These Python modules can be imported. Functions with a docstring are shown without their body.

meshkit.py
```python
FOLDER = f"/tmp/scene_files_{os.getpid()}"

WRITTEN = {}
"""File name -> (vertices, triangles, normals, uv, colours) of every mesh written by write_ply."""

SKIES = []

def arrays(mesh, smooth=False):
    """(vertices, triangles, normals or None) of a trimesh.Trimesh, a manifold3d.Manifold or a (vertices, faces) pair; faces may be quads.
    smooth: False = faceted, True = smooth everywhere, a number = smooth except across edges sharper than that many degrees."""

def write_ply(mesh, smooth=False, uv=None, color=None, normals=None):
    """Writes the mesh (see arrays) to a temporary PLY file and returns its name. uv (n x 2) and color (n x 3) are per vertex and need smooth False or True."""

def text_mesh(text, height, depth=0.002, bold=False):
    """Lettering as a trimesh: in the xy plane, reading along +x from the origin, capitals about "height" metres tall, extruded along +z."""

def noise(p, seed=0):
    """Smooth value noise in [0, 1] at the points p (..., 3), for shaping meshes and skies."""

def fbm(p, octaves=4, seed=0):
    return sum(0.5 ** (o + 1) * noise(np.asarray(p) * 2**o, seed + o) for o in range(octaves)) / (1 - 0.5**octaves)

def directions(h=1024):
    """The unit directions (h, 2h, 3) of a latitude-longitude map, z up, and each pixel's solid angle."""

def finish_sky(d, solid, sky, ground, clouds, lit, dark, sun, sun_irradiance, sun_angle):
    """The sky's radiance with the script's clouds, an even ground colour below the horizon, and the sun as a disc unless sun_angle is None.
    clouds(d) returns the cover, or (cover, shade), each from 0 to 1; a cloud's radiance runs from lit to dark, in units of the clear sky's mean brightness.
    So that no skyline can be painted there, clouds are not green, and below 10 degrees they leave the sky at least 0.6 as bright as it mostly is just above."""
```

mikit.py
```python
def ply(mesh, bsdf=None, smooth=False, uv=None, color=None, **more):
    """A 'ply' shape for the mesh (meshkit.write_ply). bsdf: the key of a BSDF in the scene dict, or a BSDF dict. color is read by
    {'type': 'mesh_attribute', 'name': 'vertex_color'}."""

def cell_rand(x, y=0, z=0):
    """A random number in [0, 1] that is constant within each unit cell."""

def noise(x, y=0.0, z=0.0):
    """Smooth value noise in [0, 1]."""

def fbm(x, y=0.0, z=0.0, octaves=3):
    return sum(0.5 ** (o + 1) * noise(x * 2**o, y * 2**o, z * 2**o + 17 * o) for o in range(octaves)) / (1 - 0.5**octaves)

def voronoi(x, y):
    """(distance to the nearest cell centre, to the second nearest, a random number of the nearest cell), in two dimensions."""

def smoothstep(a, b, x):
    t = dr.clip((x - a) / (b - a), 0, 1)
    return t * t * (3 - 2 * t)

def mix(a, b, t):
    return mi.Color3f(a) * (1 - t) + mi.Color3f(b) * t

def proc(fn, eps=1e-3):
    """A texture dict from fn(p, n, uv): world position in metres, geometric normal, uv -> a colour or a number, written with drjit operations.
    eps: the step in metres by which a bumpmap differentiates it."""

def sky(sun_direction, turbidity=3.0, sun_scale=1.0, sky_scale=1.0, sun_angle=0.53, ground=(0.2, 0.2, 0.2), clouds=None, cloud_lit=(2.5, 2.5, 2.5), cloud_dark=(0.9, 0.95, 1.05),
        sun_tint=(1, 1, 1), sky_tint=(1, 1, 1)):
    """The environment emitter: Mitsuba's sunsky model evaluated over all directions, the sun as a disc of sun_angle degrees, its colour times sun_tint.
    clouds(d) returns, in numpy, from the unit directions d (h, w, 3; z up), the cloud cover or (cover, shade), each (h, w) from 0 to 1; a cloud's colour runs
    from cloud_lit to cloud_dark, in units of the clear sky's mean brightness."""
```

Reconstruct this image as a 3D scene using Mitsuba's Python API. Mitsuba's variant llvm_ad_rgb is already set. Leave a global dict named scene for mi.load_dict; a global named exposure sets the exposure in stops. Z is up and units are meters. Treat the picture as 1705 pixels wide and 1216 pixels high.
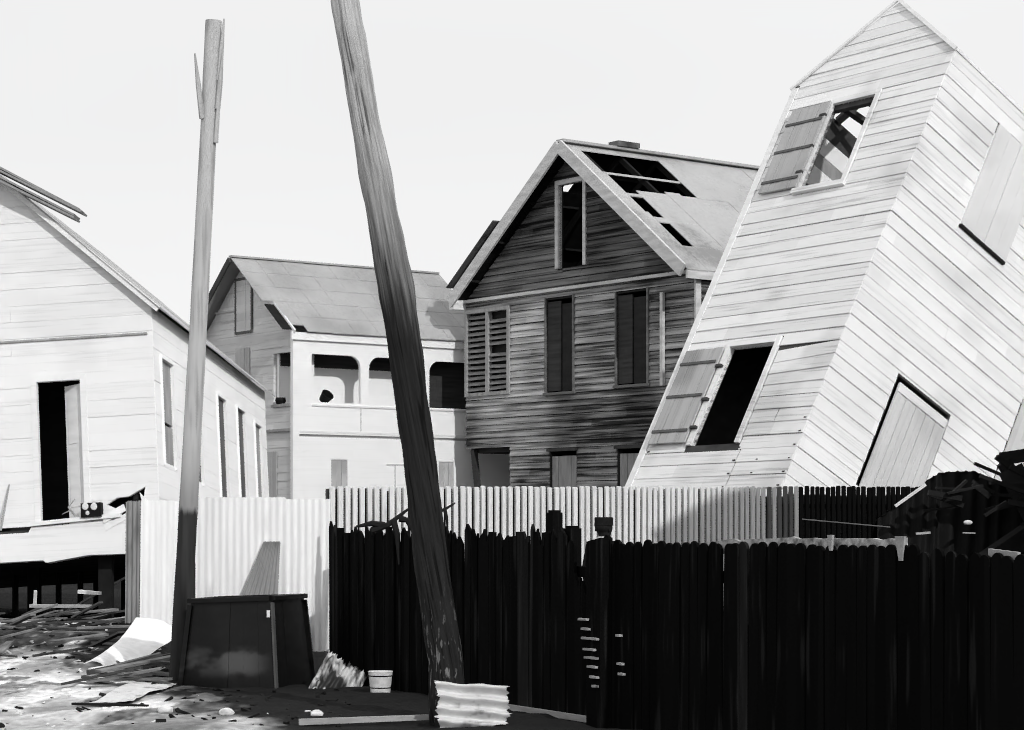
import math, random
import numpy as np, trimesh
import drjit as dr
import mitsuba as mi
import mikit
from mikit import proc, noise, fbm, smoothstep, cell_rand
import meshkit
from shapely.geometry import Polygon, box as sbox, LineString
from shapely import affinity
from shapely.ops import unary_union

# ------------------------------------------------------------------ camera, sky, exposure
T = mi.ScalarTransform4f
scene, labels = {}, {}
EYE = 1.65
scene['camera'] = {
    'type': 'perspective', 'fov': 26.64, 'fov_axis': 'x',
    'to_world': T().look_at(origin=[0, 0, EYE], target=[0, 10, EYE], up=[0, 0, 1]),
    'principal_point_offset_x': 0.0, 'principal_point_offset_y': -0.2171,
    'near_clip': 0.1, 'far_clip': 2000.0}
AZ, EL = math.radians(30), math.radians(28)
SUN = np.array([math.sin(AZ) * math.cos(EL), -math.cos(AZ) * math.cos(EL), math.sin(EL)])
def haze_sky(d):
    return 1.0, .30 * np.clip(meshkit.fbm(d * np.array([2.2, 2.2, 5.0]) + 4.0, 4, 3) - .30, 0, 1)


scene['sky'] = mikit.sky(SUN.tolist(), turbidity=3, sun_scale=0.86, sun_angle=0.8, clouds=haze_sky,
                         cloud_lit=(4.8, 4.8, 4.8), cloud_dark=(2.6, 2.6, 2.6), sun_tint=(0.782, 1.0, 1.525), ground=(0.2, 0.2, 0.2))
exposure = 1.3

# ------------------------------------------------------------------ helpers
rng = np.random.default_rng(7)
used = {}


def key_of(base):
    n = used.get(base, 0)
    used[base] = n + 1
    return base if n == 0 else f'{base}_{n:03d}'


def add(base, mesh, bsdf, label=None, cat=None, group=None, kind=None, smooth=False):
    k = key_of(base)
    if isinstance(mesh, (list, tuple)):
        mesh = trimesh.util.concatenate(mesh)
    scene[k] = mikit.ply(mesh, bsdf, smooth=smooth)
    tag(k, label, cat, group, kind)
    return k


def tag(k, label=None, cat=None, group=None, kind=None):
    d = {a: b for a, b in (('label', label), ('category', cat), ('group', group), ('kind', kind)) if b}
    if d:
        labels[k] = {**labels.get(k, {}), **d}


class Frame:
    """A thing's own axes: x along its front, y into its depth, z up; turned by yaw, then pitched and rolled."""
    def __init__(s, yaw=0., pitch=0., roll=0., o=(0, 0, 0), k=1.):
        cy, sy, cp, sp, cr, sr = math.cos(yaw), math.sin(yaw), math.cos(pitch), math.sin(pitch), math.cos(roll), math.sin(roll)
        s.M = np.array([[cy, -sy, 0], [sy, cy, 0], [0, 0, 1]]) @ np.array([[1, 0, 0], [0, cp, -sp], [0, sp, cp]]) @ np.array([[cr, 0, sr], [0, 1, 0], [-sr, 0, cr]])
        s.o, s.k = np.array(o, float), k

    def w(s, v):
        return s.k * (np.asarray(v, float) @ s.M.T) + s.o

    def put(s, m):
        if isinstance(m, (list, tuple)):
            m = trimesh.util.concatenate(m)
        m = m.copy()
        m.vertices = s.w(m.vertices)
        return m

    def loc(s, p):
        dx, dy, dz = (p.x - s.o[0]) / s.k, (p.y - s.o[1]) / s.k, (p.z - s.o[2]) / s.k
        return tuple(float(s.M[0, k]) * dx + float(s.M[1, k]) * dy + float(s.M[2, k]) * dz for k in range(3))


WORLD = Frame()


def bx(x0, x1, y0, y1, z0, z1):
    m = trimesh.creation.box([abs(x1 - x0), abs(y1 - y0), abs(z1 - z0)])
    m.apply_translation([(x0 + x1) / 2, (y0 + y1) / 2, (z0 + z1) / 2])
    return m


def beam(a, b, w=.08, t=.05, up=(0, 0, 1), taper=1.0):
    """A squared timber from a to b."""
    a, b = np.asarray(a, float), np.asarray(b, float)
    d = b - a
    L = np.linalg.norm(d)
    d /= L
    s = np.cross(d, up)
    if np.linalg.norm(s) < 1e-3:
        s = np.cross(d, [1, 0, 0])
    s /= np.linalg.norm(s)
    u = np.cross(s, d)
    m = trimesh.creation.box([w, t, L])
    v = m.vertices.copy()
    k = np.where(v[:, 2] > 0, taper, 1.0)
    m.vertices = (a + b) / 2 + np.outer(v[:, 0] * k, s) + np.outer(v[:, 1] * k, u) + np.outer(v[:, 2], d)
    return m


def tube(pts, rad, sides=16, rough=0.0, seed=0, caps=True, n=None):
    """A round pole through pts with radii rad, resampled to n rings, its surface uneven by rough."""
    pts, rad = np.asarray(pts, float), np.asarray(rad, float)
    if n:
        s = np.concatenate([[0], np.cumsum(np.linalg.norm(np.diff(pts, axis=0), axis=1))])
        q = np.linspace(0, s[-1], n)
        pts, rad = np.stack([np.interp(q, s, pts[:, k]) for k in range(3)], 1), np.interp(q, s, rad)
    t = np.gradient(pts, axis=0)
    t /= np.linalg.norm(t, axis=1, keepdims=True)
    ref = np.array([0, 1., 0]) if abs(t[:, 1]).mean() < .8 else np.array([1., 0, 0])
    a = np.cross(t, ref)
    a /= np.linalg.norm(a, axis=1, keepdims=True)
    b = np.cross(t, a)
    ang = np.arange(sides) * 2 * np.pi / sides
    ring = np.cos(ang)[None, :, None] * a[:, None] + np.sin(ang)[None, :, None] * b[:, None]
    v = pts[:, None] + rad[:, None, None] * ring
    if rough:
        h = meshkit.fbm(v * np.array([9, 9, 2.2]), 3, seed) - .5
        v = v + ring * (h * rough)[..., None]
    v = v.reshape(-1, 3)
    i, j = np.meshgrid(np.arange(len(pts) - 1), np.arange(sides), indexing='ij')
    q = np.stack([i * sides + j, i * sides + (j + 1) % sides, (i + 1) * sides + (j + 1) % sides, (i + 1) * sides + j], -1).reshape(-1, 4)
    f = np.vstack([q[:, [0, 1, 2]], q[:, [0, 2, 3]]])
    if caps:
        v = np.vstack([v, pts[:1], pts[-1:]])
        c0, c1, last = len(v) - 2, len(v) - 1, (len(pts) - 1) * sides
        k = np.arange(sides)
        f = np.vstack([f, np.stack([k * 0 + c0, (k + 1) % sides, k], 1), np.stack([k * 0 + c1, last + k, last + (k + 1) % sides], 1)])
    return trimesh.Trimesh(v, f, process=False)


def slab2(poly, out0, out1):
    """The polygon (u, v) extruded between out1 (back) and out0 (front; a number or a function of v). Columns: u, out, v."""
    if poly.is_empty:
        return None
    parts = []
    for g in getattr(poly, 'geoms', [poly]):
        if g.geom_type != 'Polygon' or g.area < 2e-4:
            continue
        tv, tf = trimesh.creation.triangulate_polygon(g, engine='earcut')
        fo = (lambda v: np.full(len(v), out0)) if not callable(out0) else out0
        n = len(tv)
        V = [np.column_stack([tv[:, 0], fo(tv[:, 1]), tv[:, 1]]), np.column_stack([tv[:, 0], np.full(n, out1), tv[:, 1]])]
        F = [tf, tf[:, ::-1] + n]
        at = 2 * n
        for r in [g.exterior, *g.interiors]:
            c = np.array(r.coords)[:-1]
            m = len(c)
            V += [np.column_stack([c[:, 0], fo(c[:, 1]), c[:, 1]]), np.column_stack([c[:, 0], np.full(m, out1), c[:, 1]])]
            k = np.arange(m)
            k2 = (k + 1) % m
            F += [np.stack([at + k, at + k2, at + m + k2], 1), np.stack([at + k, at + m + k2, at + m + k], 1)]
            at += 2 * m
        parts.append(trimesh.Trimesh(np.vstack(V), np.vstack(F), process=False))
    return trimesh.util.concatenate(parts) if parts else None


class Plane:
    """A wall's plane in a frame: u along the wall, v up, out away from the house."""
    def __init__(s, fr, face, at=0.):
        s.fr, s.face, s.at = fr, face, at

    def put(s, m):
        if isinstance(m, (list, tuple)):
            m = trimesh.util.concatenate([k for k in m if k is not None])
        u, o, v = m.vertices.T
        at = s.at
        V = {'front': (u, at - o, v), 'back': (u, at + o, v), 'right': (at + o, u, v), 'left': (at - o, u, v)}[s.face]
        return trimesh.Trimesh(s.fr.w(np.column_stack(V)), m.faces, process=False)


def siding(parent, pl, poly, holes, v0, v1, pitch, bsdf, tb=.024, tt=.007, gap=.005, long=3.2, seed=0, tweak=None, joints=(), vgap=.004):
    """Lapped boards over the wall polygon, one part each."""
    r = np.random.default_rng(seed)
    cut = unary_union(holes) if holes else None
    n = 0
    v = v0
    row = 0
    while v < v1:
        u0, _, u1, _ = poly.bounds
        strip = poly.intersection(sbox(u0 - 1, v, u1 + 1, v + pitch - gap))
        if cut is not None:
            strip = strip.difference(cut)
        pieces = [g for g in getattr(strip, 'geoms', [strip]) if g.geom_type == 'Polygon' and g.area > .002]
        outp = []
        for g in pieces:
            a, _, b, _ = g.bounds
            cuts = [c for (c, lo, hi) in joints if lo <= v + pitch / 2 <= hi and a + .1 < c < b - .1]
            if b - a > long and not cuts:
                cuts = [a + (b - a) * r.uniform(.25, .75)]
            e = [a - 1] + sorted(cuts) + [b + 1]
            vg = .022 if cuts and joints else vgap
            for p, q in zip(e[:-1], e[1:]):
                outp.append(g.intersection(sbox(p + vg / 2, v - 1, q - vg / 2, v + pitch + 1)))
        for g in outp:
            if g.is_empty:
                continue
            top = v + pitch
            warp = r.normal(0, .002)
            thick = tb * r.uniform(.85, 1.15)
            g2 = affinity.translate(g, 0, r.normal(0, .0025))
            if tweak:
                g2 = tweak(g2, row, v) or g2
            m = slab2(g2, lambda y: tt + (thick - tt) * np.clip((top - y) / pitch, -.2, 1.4) + warp, 0.0)
            if m is None:
                continue
            b = bsdf if isinstance(bsdf, str) else bsdf[r.integers(len(bsdf))]
            add(parent + '__board', pl.put(m), b)
            n += 1
        v += pitch
        row += 1
    return n


def corrugated(w, h, pitch=.09, amp=.016, nv=2, seed=0, rag=0.0, bend=None, phase=0.0):
    """A corrugated sheet: width along x, height along z, ribs along z, 2 mm thick. bend(x, z) -> offset along y."""
    n = max(8, int(w / pitch * 10))
    x = np.linspace(0, w, n)
    z = np.linspace(0, 1, max(nv, 2))
    r = np.random.default_rng(seed)
    e0, e1 = r.normal(0, rag, n), r.normal(0, rag, n)
    X, Z = np.meshgrid(x, z, indexing='ij')
    Zz = Z * h + e0[:, None] * (1 - Z) + e1[:, None] * Z
    s = np.sin(X / pitch * 2 * np.pi + phase)
    Y = amp * np.sign(s) * np.abs(s) ** .8
    if bend is not None:
        Y = Y + bend(X, Zz)
    front = np.stack([X, Y, Zz], -1).reshape(-1, 3)
    back = front + [0, .002, 0]
    m = len(z)
    i, j = np.meshgrid(np.arange(n - 1), np.arange(m - 1), indexing='ij')
    q = np.stack([i * m + j, (i + 1) * m + j, (i + 1) * m + j + 1, i * m + j + 1], -1).reshape(-1, 4)
    f = np.vstack([q[:, [0, 1, 2]], q[:, [0, 2, 3]]])
    return trimesh.Trimesh(np.vstack([front, back]), np.vstack([f, f[:, ::-1] + len(front)]), process=False)


def grid_mesh(P):
    """A surface from a grid of points (n, m, 3), with a 3 mm back."""
    n, m, _ = P.shape
    i, j = np.meshgrid(np.arange(n - 1), np.arange(m - 1), indexing='ij')
    q = np.stack([i * m + j, (i + 1) * m + j, (i + 1) * m + j + 1, i * m + j + 1], -1).reshape(-1, 4)
    f = np.vstack([q[:, [0, 1, 2]], q[:, [0, 2, 3]]])
    return trimesh.Trimesh(P.reshape(-1, 3), f, process=False)


# ------------------------------------------------------------------ frames of the houses
LEAN = Frame(-.9571, -.4946, -.0075, (3.883, 31.0, 2.232))
WEA = Frame(-.9121, 0, 0, (-1.0051, 47.993, -0.1485), 1.09)
VER = Frame(-.9394, 0, 0, (-4.6473, 46.0, 0))
RAI = Frame(-.0665, -.076, -.0576, (-5.2261, 32.0, 1.9364))


# ------------------------------------------------------------------ materials
def grey(x):
    return mi.Color3f(x)


def mat(name, fn, rough=.8, spec=.15, metal=0.0, coat=0.0, bump=None, bscale=.004, eps=2e-3):
    b = {'type': 'principled', 'base_color': proc(fn), 'roughness': rough, 'specular': spec}
    if metal:
        b['metallic'] = metal
    if coat:
        b['clearcoat'], b['clearcoat_gloss'] = coat, .7
    if bump:
        b = {'type': 'bumpmap', 'arbitrary': proc(bump, eps), 'scale': bscale, 'bsdf': b}
    scene[name] = {'type': 'twosided', 'bsdf': b}
    return name


def painted(name, fr, base, pitch, z0=0., grain=.12, stain=.15, along='x', var=.06, seed=0., rough=.7):
    """Old paint on boards: each board its own tone, fine grain along it, blotches of wear."""
    def fn(p, n, uv):
        x, y, z = fr.loc(p)
        u, o = (x, y) if along == 'x' else (y, x)
        if along == 'z':
            u, o = z, x
            row = dr.floor(x / pitch + y / pitch)
        else:
            row = dr.floor((z - z0) / pitch)
        t = cell_rand(row, dr.floor(u / 2.1 + row * .37), seed)
        g = fbm(u * 1.1, o * 14 + z * (34 if along != 'z' else 1.0) + x * (34 if along == 'z' else 0.), seed, 3)
        b = fbm(x * .9 + seed, y * .9, z * .9, 3)
        k = 1 - var + 2 * var * t - grain * smoothstep(.55, .85, g) - stain * smoothstep(.52, .75, b)
        return grey(base * k)
    return mat(name, fn, rough)


painted('white_paint_lean_front', LEAN, .74, .225, -1.2, grain=.26, stain=.20, var=.07, seed=3.)
painted('white_paint_lean_side', LEAN, .75, .225, -1.2, grain=.16, stain=.15, along='y', seed=5.)
painted('white_paint_raised_front', RAI, .74, .25, -.15, grain=.10, stain=.08, var=.03, seed=7.)
painted('limewash_raised_side', RAI, .84, .25, -.15, grain=.04, stain=.05, var=.02, along='y', seed=8.)  # whiter than the front to stand for stronger sunlight on this side
painted('faded_gable_paint', VER, .62, .18, grain=.2, stain=.12, var=.10, seed=9.)  # gable base colour greyer than the side walls
painted('limewash', VER, .84, .18, grain=.03, stain=.04, var=.01, along='y', seed=10.)
painted('shutter_paint_lean', LEAN, .40, .18, grain=.22, stain=.25, along='z', var=.05, seed=11.)
painted('hatch_paint_lean', LEAN, .55, .12, grain=.28, stain=.12, along='z', var=.06, seed=12.)
painted('shutter_paint_verandah', VER, .45, .12, grain=.2, stain=.1, along='z', var=.08, seed=13.)
painted('hatch_paint_pale', LEAN, .66, .3, grain=.10, stain=.12, along='z', var=.02, seed=14.)


def weathered(name, fr, along, lo, hi, pitch, streaks_and_gable):
    def fn(p, n, uv):
        x, y, z = fr.loc(p)
        u, o = (x, y) if along == 'x' else (y, x)
        row = dr.floor(z / pitch)
        t = cell_rand(row, dr.floor(u / 2.6 + row * .61), 2)
        t2 = cell_rand(row, 5, 9)
        g = fbm(u * 1.1, z * 28 + o * 9, 3., 4)
        b = fbm(u * .7 + 4, z * .9, o, 3)
        k = lo + (hi - lo) * dr.clip(.06 + .22 * t + .14 * t2 + 1.15 * (g - .34) + .9 * (b - .5), 0, 1)
        if streaks_and_gable:                                        # rain-soaked streaks that run down from the sills; darker upper right corner and gable
            wob = (noise(z * 1.7, 3.3) - .5) * .5
            e = fbm(u * 5, z * 1.2, 4., 2)
            def streak(c, w, top, bot):
                return smoothstep(w, w * .3, dr.abs(u - c + wob * .4)) * smoothstep(bot, bot + .7, z + e * .8) * smoothstep(top + .1, top - .1, z)
            s = dr.maximum(streak(3.25, .75, 4.2, 2.9), streak(5.3, .9, 4.25, 3.1))
            s = dr.maximum(s, .8 * smoothstep(5.6, 6.3, u + e * .5) * smoothstep(4.9, 5.6, z))
            k = k * (1 - .5 * s)
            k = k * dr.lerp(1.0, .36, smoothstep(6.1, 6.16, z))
        return grey(dr.maximum(k, .006))
    return mat(name, fn, .85, .1)


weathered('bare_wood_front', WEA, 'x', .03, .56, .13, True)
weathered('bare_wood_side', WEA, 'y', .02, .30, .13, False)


def plain(name, base, var=.3, f=(3, 3, 12), rough=.8, spec=.15, seed=0., **kw):
    def fn(p, n, uv):
        g = fbm(p.x * f[0] + seed, p.y * f[1], p.z * f[2], 3)
        return grey(dr.maximum(base * (1 - var + 2 * var * g), .002))
    return mat(name, fn, rough, spec, **kw)


plain('pale_trim', .52, .3)
plain('white_trim', .74, .12)
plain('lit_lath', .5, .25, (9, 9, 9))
plain('slat_paint', .17, .5, (4, 4, 30))
plain('dark_room', .02, .4)
plain('dark_shutter', .035, .6, (2, 2, 20))
plain('grey_shutter', .11, .35, (6, 6, 3))
plain('dim_trim', .13, .4)
plain('plank_grey', .30, .4, (14, 14, 2))
plain('plaster', .84, .15, (2, 2, 2))
plain('raw_beam', .05, .5, (6, 6, 6))
plain('pale_board', .62, .2, (5, 5, 20))
plain('flaked_board', .30, 1.3, (22, 22, 16))
plain('plank_dark', .15, .6, (9, 9, 14))
plain('mid_board', .30, .35, (5, 5, 20))
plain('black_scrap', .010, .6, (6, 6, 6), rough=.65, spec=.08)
plain('stone_pale', .6, .3, (20, 20, 20))
plain('enamel', .55, .3, (16, 16, 16), rough=.45, spec=.3)
plain('shade_and_glint_grey', .07, .5, (9, 9, 4), rough=.5, spec=.3)
plain('suit_cloth', .012, .4, (20, 20, 20), spec=.04)
plain('dark_skin', .014, .3, (9, 9, 9), spec=.1)
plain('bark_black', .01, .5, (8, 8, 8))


def tin(name, base, rust, seed=0., rough=.5, f=2.0, amt=(.5, .72), metal=.0):
    """Weathered galvanised iron: dull zinc, run marks and rust patches."""
    def fn(p, n, uv):
        b = fbm(p.x * f + seed, p.y * f, p.z * f * .6, 4)
        s = fbm(p.x * 22 + seed, p.y * 22, p.z * 1.1, 3)
        k = base * (.86 + .28 * s)
        return grey(dr.lerp(k, rust, smoothstep(amt[0], amt[1], b * .75 + s * .25)))
    return mat(name, fn, rough, .3 if base > .05 else .04, metal)


tin('white_tin', .78, .62, 1., .5, amt=(.6, .8))
tin('fence_tin', .66, .25, 2., .5, amt=(.56, .75))
tin('fence_pale', .66, .35, 2., .7, amt=(.6, .78))
tin('dark_backing', .06, .02, 12., .7, f=4.)
tin('grey_tin', .24, .10, 3., .55)
tin('rusty_tin', .12, .03, 4., .65)
tin('black_tin', .008, .003, 5., .6)
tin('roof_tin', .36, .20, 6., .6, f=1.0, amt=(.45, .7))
tin('roof_shingle', .34, .26, 7., .8, f=1.2, amt=(.4, .7))
tin('scrap_dark', .55, .03, 11., .5, f=5.0, amt=(.44, .56))
tin('scrap_tin', .56, .25, 8., .4, f=4.0, amt=(.58, .72))


def fn_tar(p, n, uv):
    row = cell_rand(dr.floor((p.x * .486 - p.y * .874) / .124), 3, 4)
    g = fbm(p.x * 30, p.y * 17, p.z * 1.4, 3)
    k = .002 + .003 * row + .010 * smoothstep(.58, .8, g) + .02 * smoothstep(.955, .965, row) * g
    return grey(k)


mat('tarred_wood', fn_tar, .8, .02)


def fn_pole(p, n, uv):
    g = fbm(p.x * 26, p.y * 26, p.z * 1.3, 3)
    b = fbm(p.x * 3, p.y * 3, p.z * 1.1, 3)
    k = .44 * (1 - .35 * smoothstep(.45, .8, g) - .3 * smoothstep(.5, .75, b))
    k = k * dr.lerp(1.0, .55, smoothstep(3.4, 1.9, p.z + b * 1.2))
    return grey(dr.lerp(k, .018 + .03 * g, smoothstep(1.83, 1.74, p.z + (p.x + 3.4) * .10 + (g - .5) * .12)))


mat('pole_wood', fn_pole, .85, .08)


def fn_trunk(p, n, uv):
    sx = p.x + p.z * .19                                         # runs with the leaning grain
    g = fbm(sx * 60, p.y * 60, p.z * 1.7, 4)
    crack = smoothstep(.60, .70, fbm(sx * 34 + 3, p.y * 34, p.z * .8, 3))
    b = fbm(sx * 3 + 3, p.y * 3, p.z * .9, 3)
    top = smoothstep(2.9, 5.6, p.z + (b - .5) * 1.2 + (g - .5) * .8)  # base colour turns near-black towards the bottom
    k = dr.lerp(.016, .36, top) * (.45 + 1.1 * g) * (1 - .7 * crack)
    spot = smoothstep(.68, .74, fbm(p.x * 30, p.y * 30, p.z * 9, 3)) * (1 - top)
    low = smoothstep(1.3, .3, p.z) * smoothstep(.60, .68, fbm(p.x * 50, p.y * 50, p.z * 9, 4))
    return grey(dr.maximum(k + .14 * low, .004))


mat('dark_foot_trunk', fn_trunk, .8, .1, bump=lambda p, n, uv: fbm((p.x + p.z * .19) * 46, p.y * 46, p.z * 1.6, 3), bscale=.02)


def fn_vat(p, n, uv):
    g = fbm(p.x * 5, p.y * 5, p.z * 9, 4)
    lime = smoothstep(.42, .62, fbm(p.x * 3.2 + 7, p.y * 3, p.z * 4, 4)) * smoothstep(.05, .2, p.z) * smoothstep(.44, .3, p.z) * smoothstep(-2.35, -2.7, p.x)
    return grey(.003 + .005 * g + .06 * lime)


mat('vat_tar', fn_vat, .38, .2)


def fn_ground(p, n, uv):
    big = fbm(p.x * .55 + 3, p.y * .30, 1., 4)
    mid = fbm(p.x * 1.5, p.y * .62, 2., 4)
    fine = fbm(p.x * 15, p.y * 8, 3., 3)
    crisp = fbm(p.x * 2.4 + 5, p.y * 1.0, 6., 5)
    # trodden pale marl on the open lane to the left, black wet mud along the fence and round the tank
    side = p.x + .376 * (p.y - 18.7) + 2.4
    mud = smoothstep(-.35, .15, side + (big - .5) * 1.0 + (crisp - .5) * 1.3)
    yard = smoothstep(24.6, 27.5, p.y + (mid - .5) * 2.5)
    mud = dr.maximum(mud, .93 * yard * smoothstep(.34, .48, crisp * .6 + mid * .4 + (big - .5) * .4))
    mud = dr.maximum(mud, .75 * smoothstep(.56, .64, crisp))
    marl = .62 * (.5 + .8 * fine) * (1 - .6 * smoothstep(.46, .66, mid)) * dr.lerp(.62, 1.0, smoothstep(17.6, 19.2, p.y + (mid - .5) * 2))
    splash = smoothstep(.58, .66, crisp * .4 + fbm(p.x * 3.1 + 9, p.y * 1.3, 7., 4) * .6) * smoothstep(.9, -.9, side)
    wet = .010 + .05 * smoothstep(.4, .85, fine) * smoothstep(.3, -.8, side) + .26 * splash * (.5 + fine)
    return grey(dr.lerp(marl, wet, mud))


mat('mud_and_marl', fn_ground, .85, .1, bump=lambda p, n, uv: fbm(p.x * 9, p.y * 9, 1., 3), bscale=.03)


# ------------------------------------------------------------------ ground
def height(x, y):
    h = .10 * (meshkit.fbm(np.stack([x * .8, y * .8, x * 0], -1), 4, 3) - .5) + .05 * (meshkit.fbm(np.stack([x * 4, y * 4, x * 0], -1), 3, 5) - .5)
    h = h + .30 * np.exp(-((x + 6.2) / 2.2) ** 2 - ((y - 30.0) / 3.0) ** 2)        # spoil heap in front of the raised house
    h = h + .18 * np.exp(-((x + 4.7) / .8) ** 2 - ((y - 27.6) / 1.5) ** 2)
    return h


gx, gy = np.meshgrid(np.linspace(-16, 12, 330), np.linspace(14, 64, 460), indexing='ij')
gz = height(gx, gy)
edge = np.minimum.reduce([gx + 16, 12 - gx, gy - 14, 64 - gy])
gz = gz - .3 * np.clip(1 - edge / 2, 0, 1)
near = grid_mesh(np.stack([gx, gy, gz], -1))
fx, fy = np.meshgrid(np.linspace(-700, 700, 41), np.linspace(-400, 1400, 41), indexing='ij')
far = grid_mesh(np.stack([fx, fy, fx * 0 - .16], -1))
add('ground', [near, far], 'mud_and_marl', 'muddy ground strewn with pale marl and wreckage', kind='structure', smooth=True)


def gh(x, y):
    return float(height(np.array([x]), np.array([y]))[0])


# ------------------------------------------------------------------ leaning house
H = 'leaning_house'
tag(H, 'tall narrow white clapboard house tipped far back and to the right', 'house')
W, HE, AX, AZ2, LD, Z0 = 3.6, 7.63, -1.8, 8.92, 5.0, -1.2
fpl, spl = Plane(LEAN, 'front'), Plane(LEAN, 'right')
fpoly = Polygon([(-W, Z0), (0, Z0), (0, HE), (AX, AZ2), (-W, HE)])
upw, low = sbox(-2.36, 5.39, -1.41, 7.02), sbox(-2.42, .71, -1.40, 2.46)
# sheathing behind the boards
g = add(H + '__gable_wall', fpl.put(slab2(fpoly.difference(unary_union([upw, low])), -.002, -.07)), 'raw_beam')


def droop(gp, row, v):
    a, v0, b, v1 = gp.bounds
    if a > -1.6 and b > -.1 and 1.7 < v < 2.30:          # boards torn loose beside the lower window sag to the left
        return affinity.rotate(gp, {0: 3.8, 1: 2.4, 2: .9}[min(2, round((2.175 - v) / .225))], origin=(b, v1))
    return None


fboard = fpoly.difference(sbox(-W - 1, Z0, -W + .13, HE))
siding(g, fpl, fboard, [upw.buffer(.1, join_style=2), low.buffer(.12, join_style=2)], Z0, 9, .225, 'white_paint_lean_front', tb=.019, tt=.006, gap=.004,
       long=9, seed=2, tweak=droop, joints=[(-1.22, -1.2, .7), (-.72, .95, 1.2)])
add(H + '__corner_board', fpl.put(slab2(sbox(-W - .02, Z0, -W + .125, HE - .05), .03, 0)), 'white_trim')
rk = [LEAN.put(beam([-W - .05, -.042, HE - .06], [AX, -.042, AZ2 + .035], .03, .06)), LEAN.put(beam([.05, -.042, HE - .06], [AX, -.042, AZ2 + .035], .03, .06))]
for m in rk:
    add(H + '__barge_board', m, 'white_trim')
r = np.random.default_rng(12)
nails = []
for row in range(40):
    v = Z0 + .225 * row + .03
    if v > 7.4:
        break
    big_ = v < 1.3
    for u in ([-.05] if not big_ else [-.06, -1.26]) + [q for q in (-.75, -3.4) if r.random() < .5]:
        if u == -1.26 and v > .65:
            continue
        h_ = r.uniform(.010, .018) if big_ else .006
        nails.append(slab2(sbox(u - h_ * 1.6, v - h_ * .7, u + h_ * 1.6, v + h_ * .7), .026, .01))
add(H + '__nail', fpl.put(nails), 'raw_beam', kind='stuff')
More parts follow.
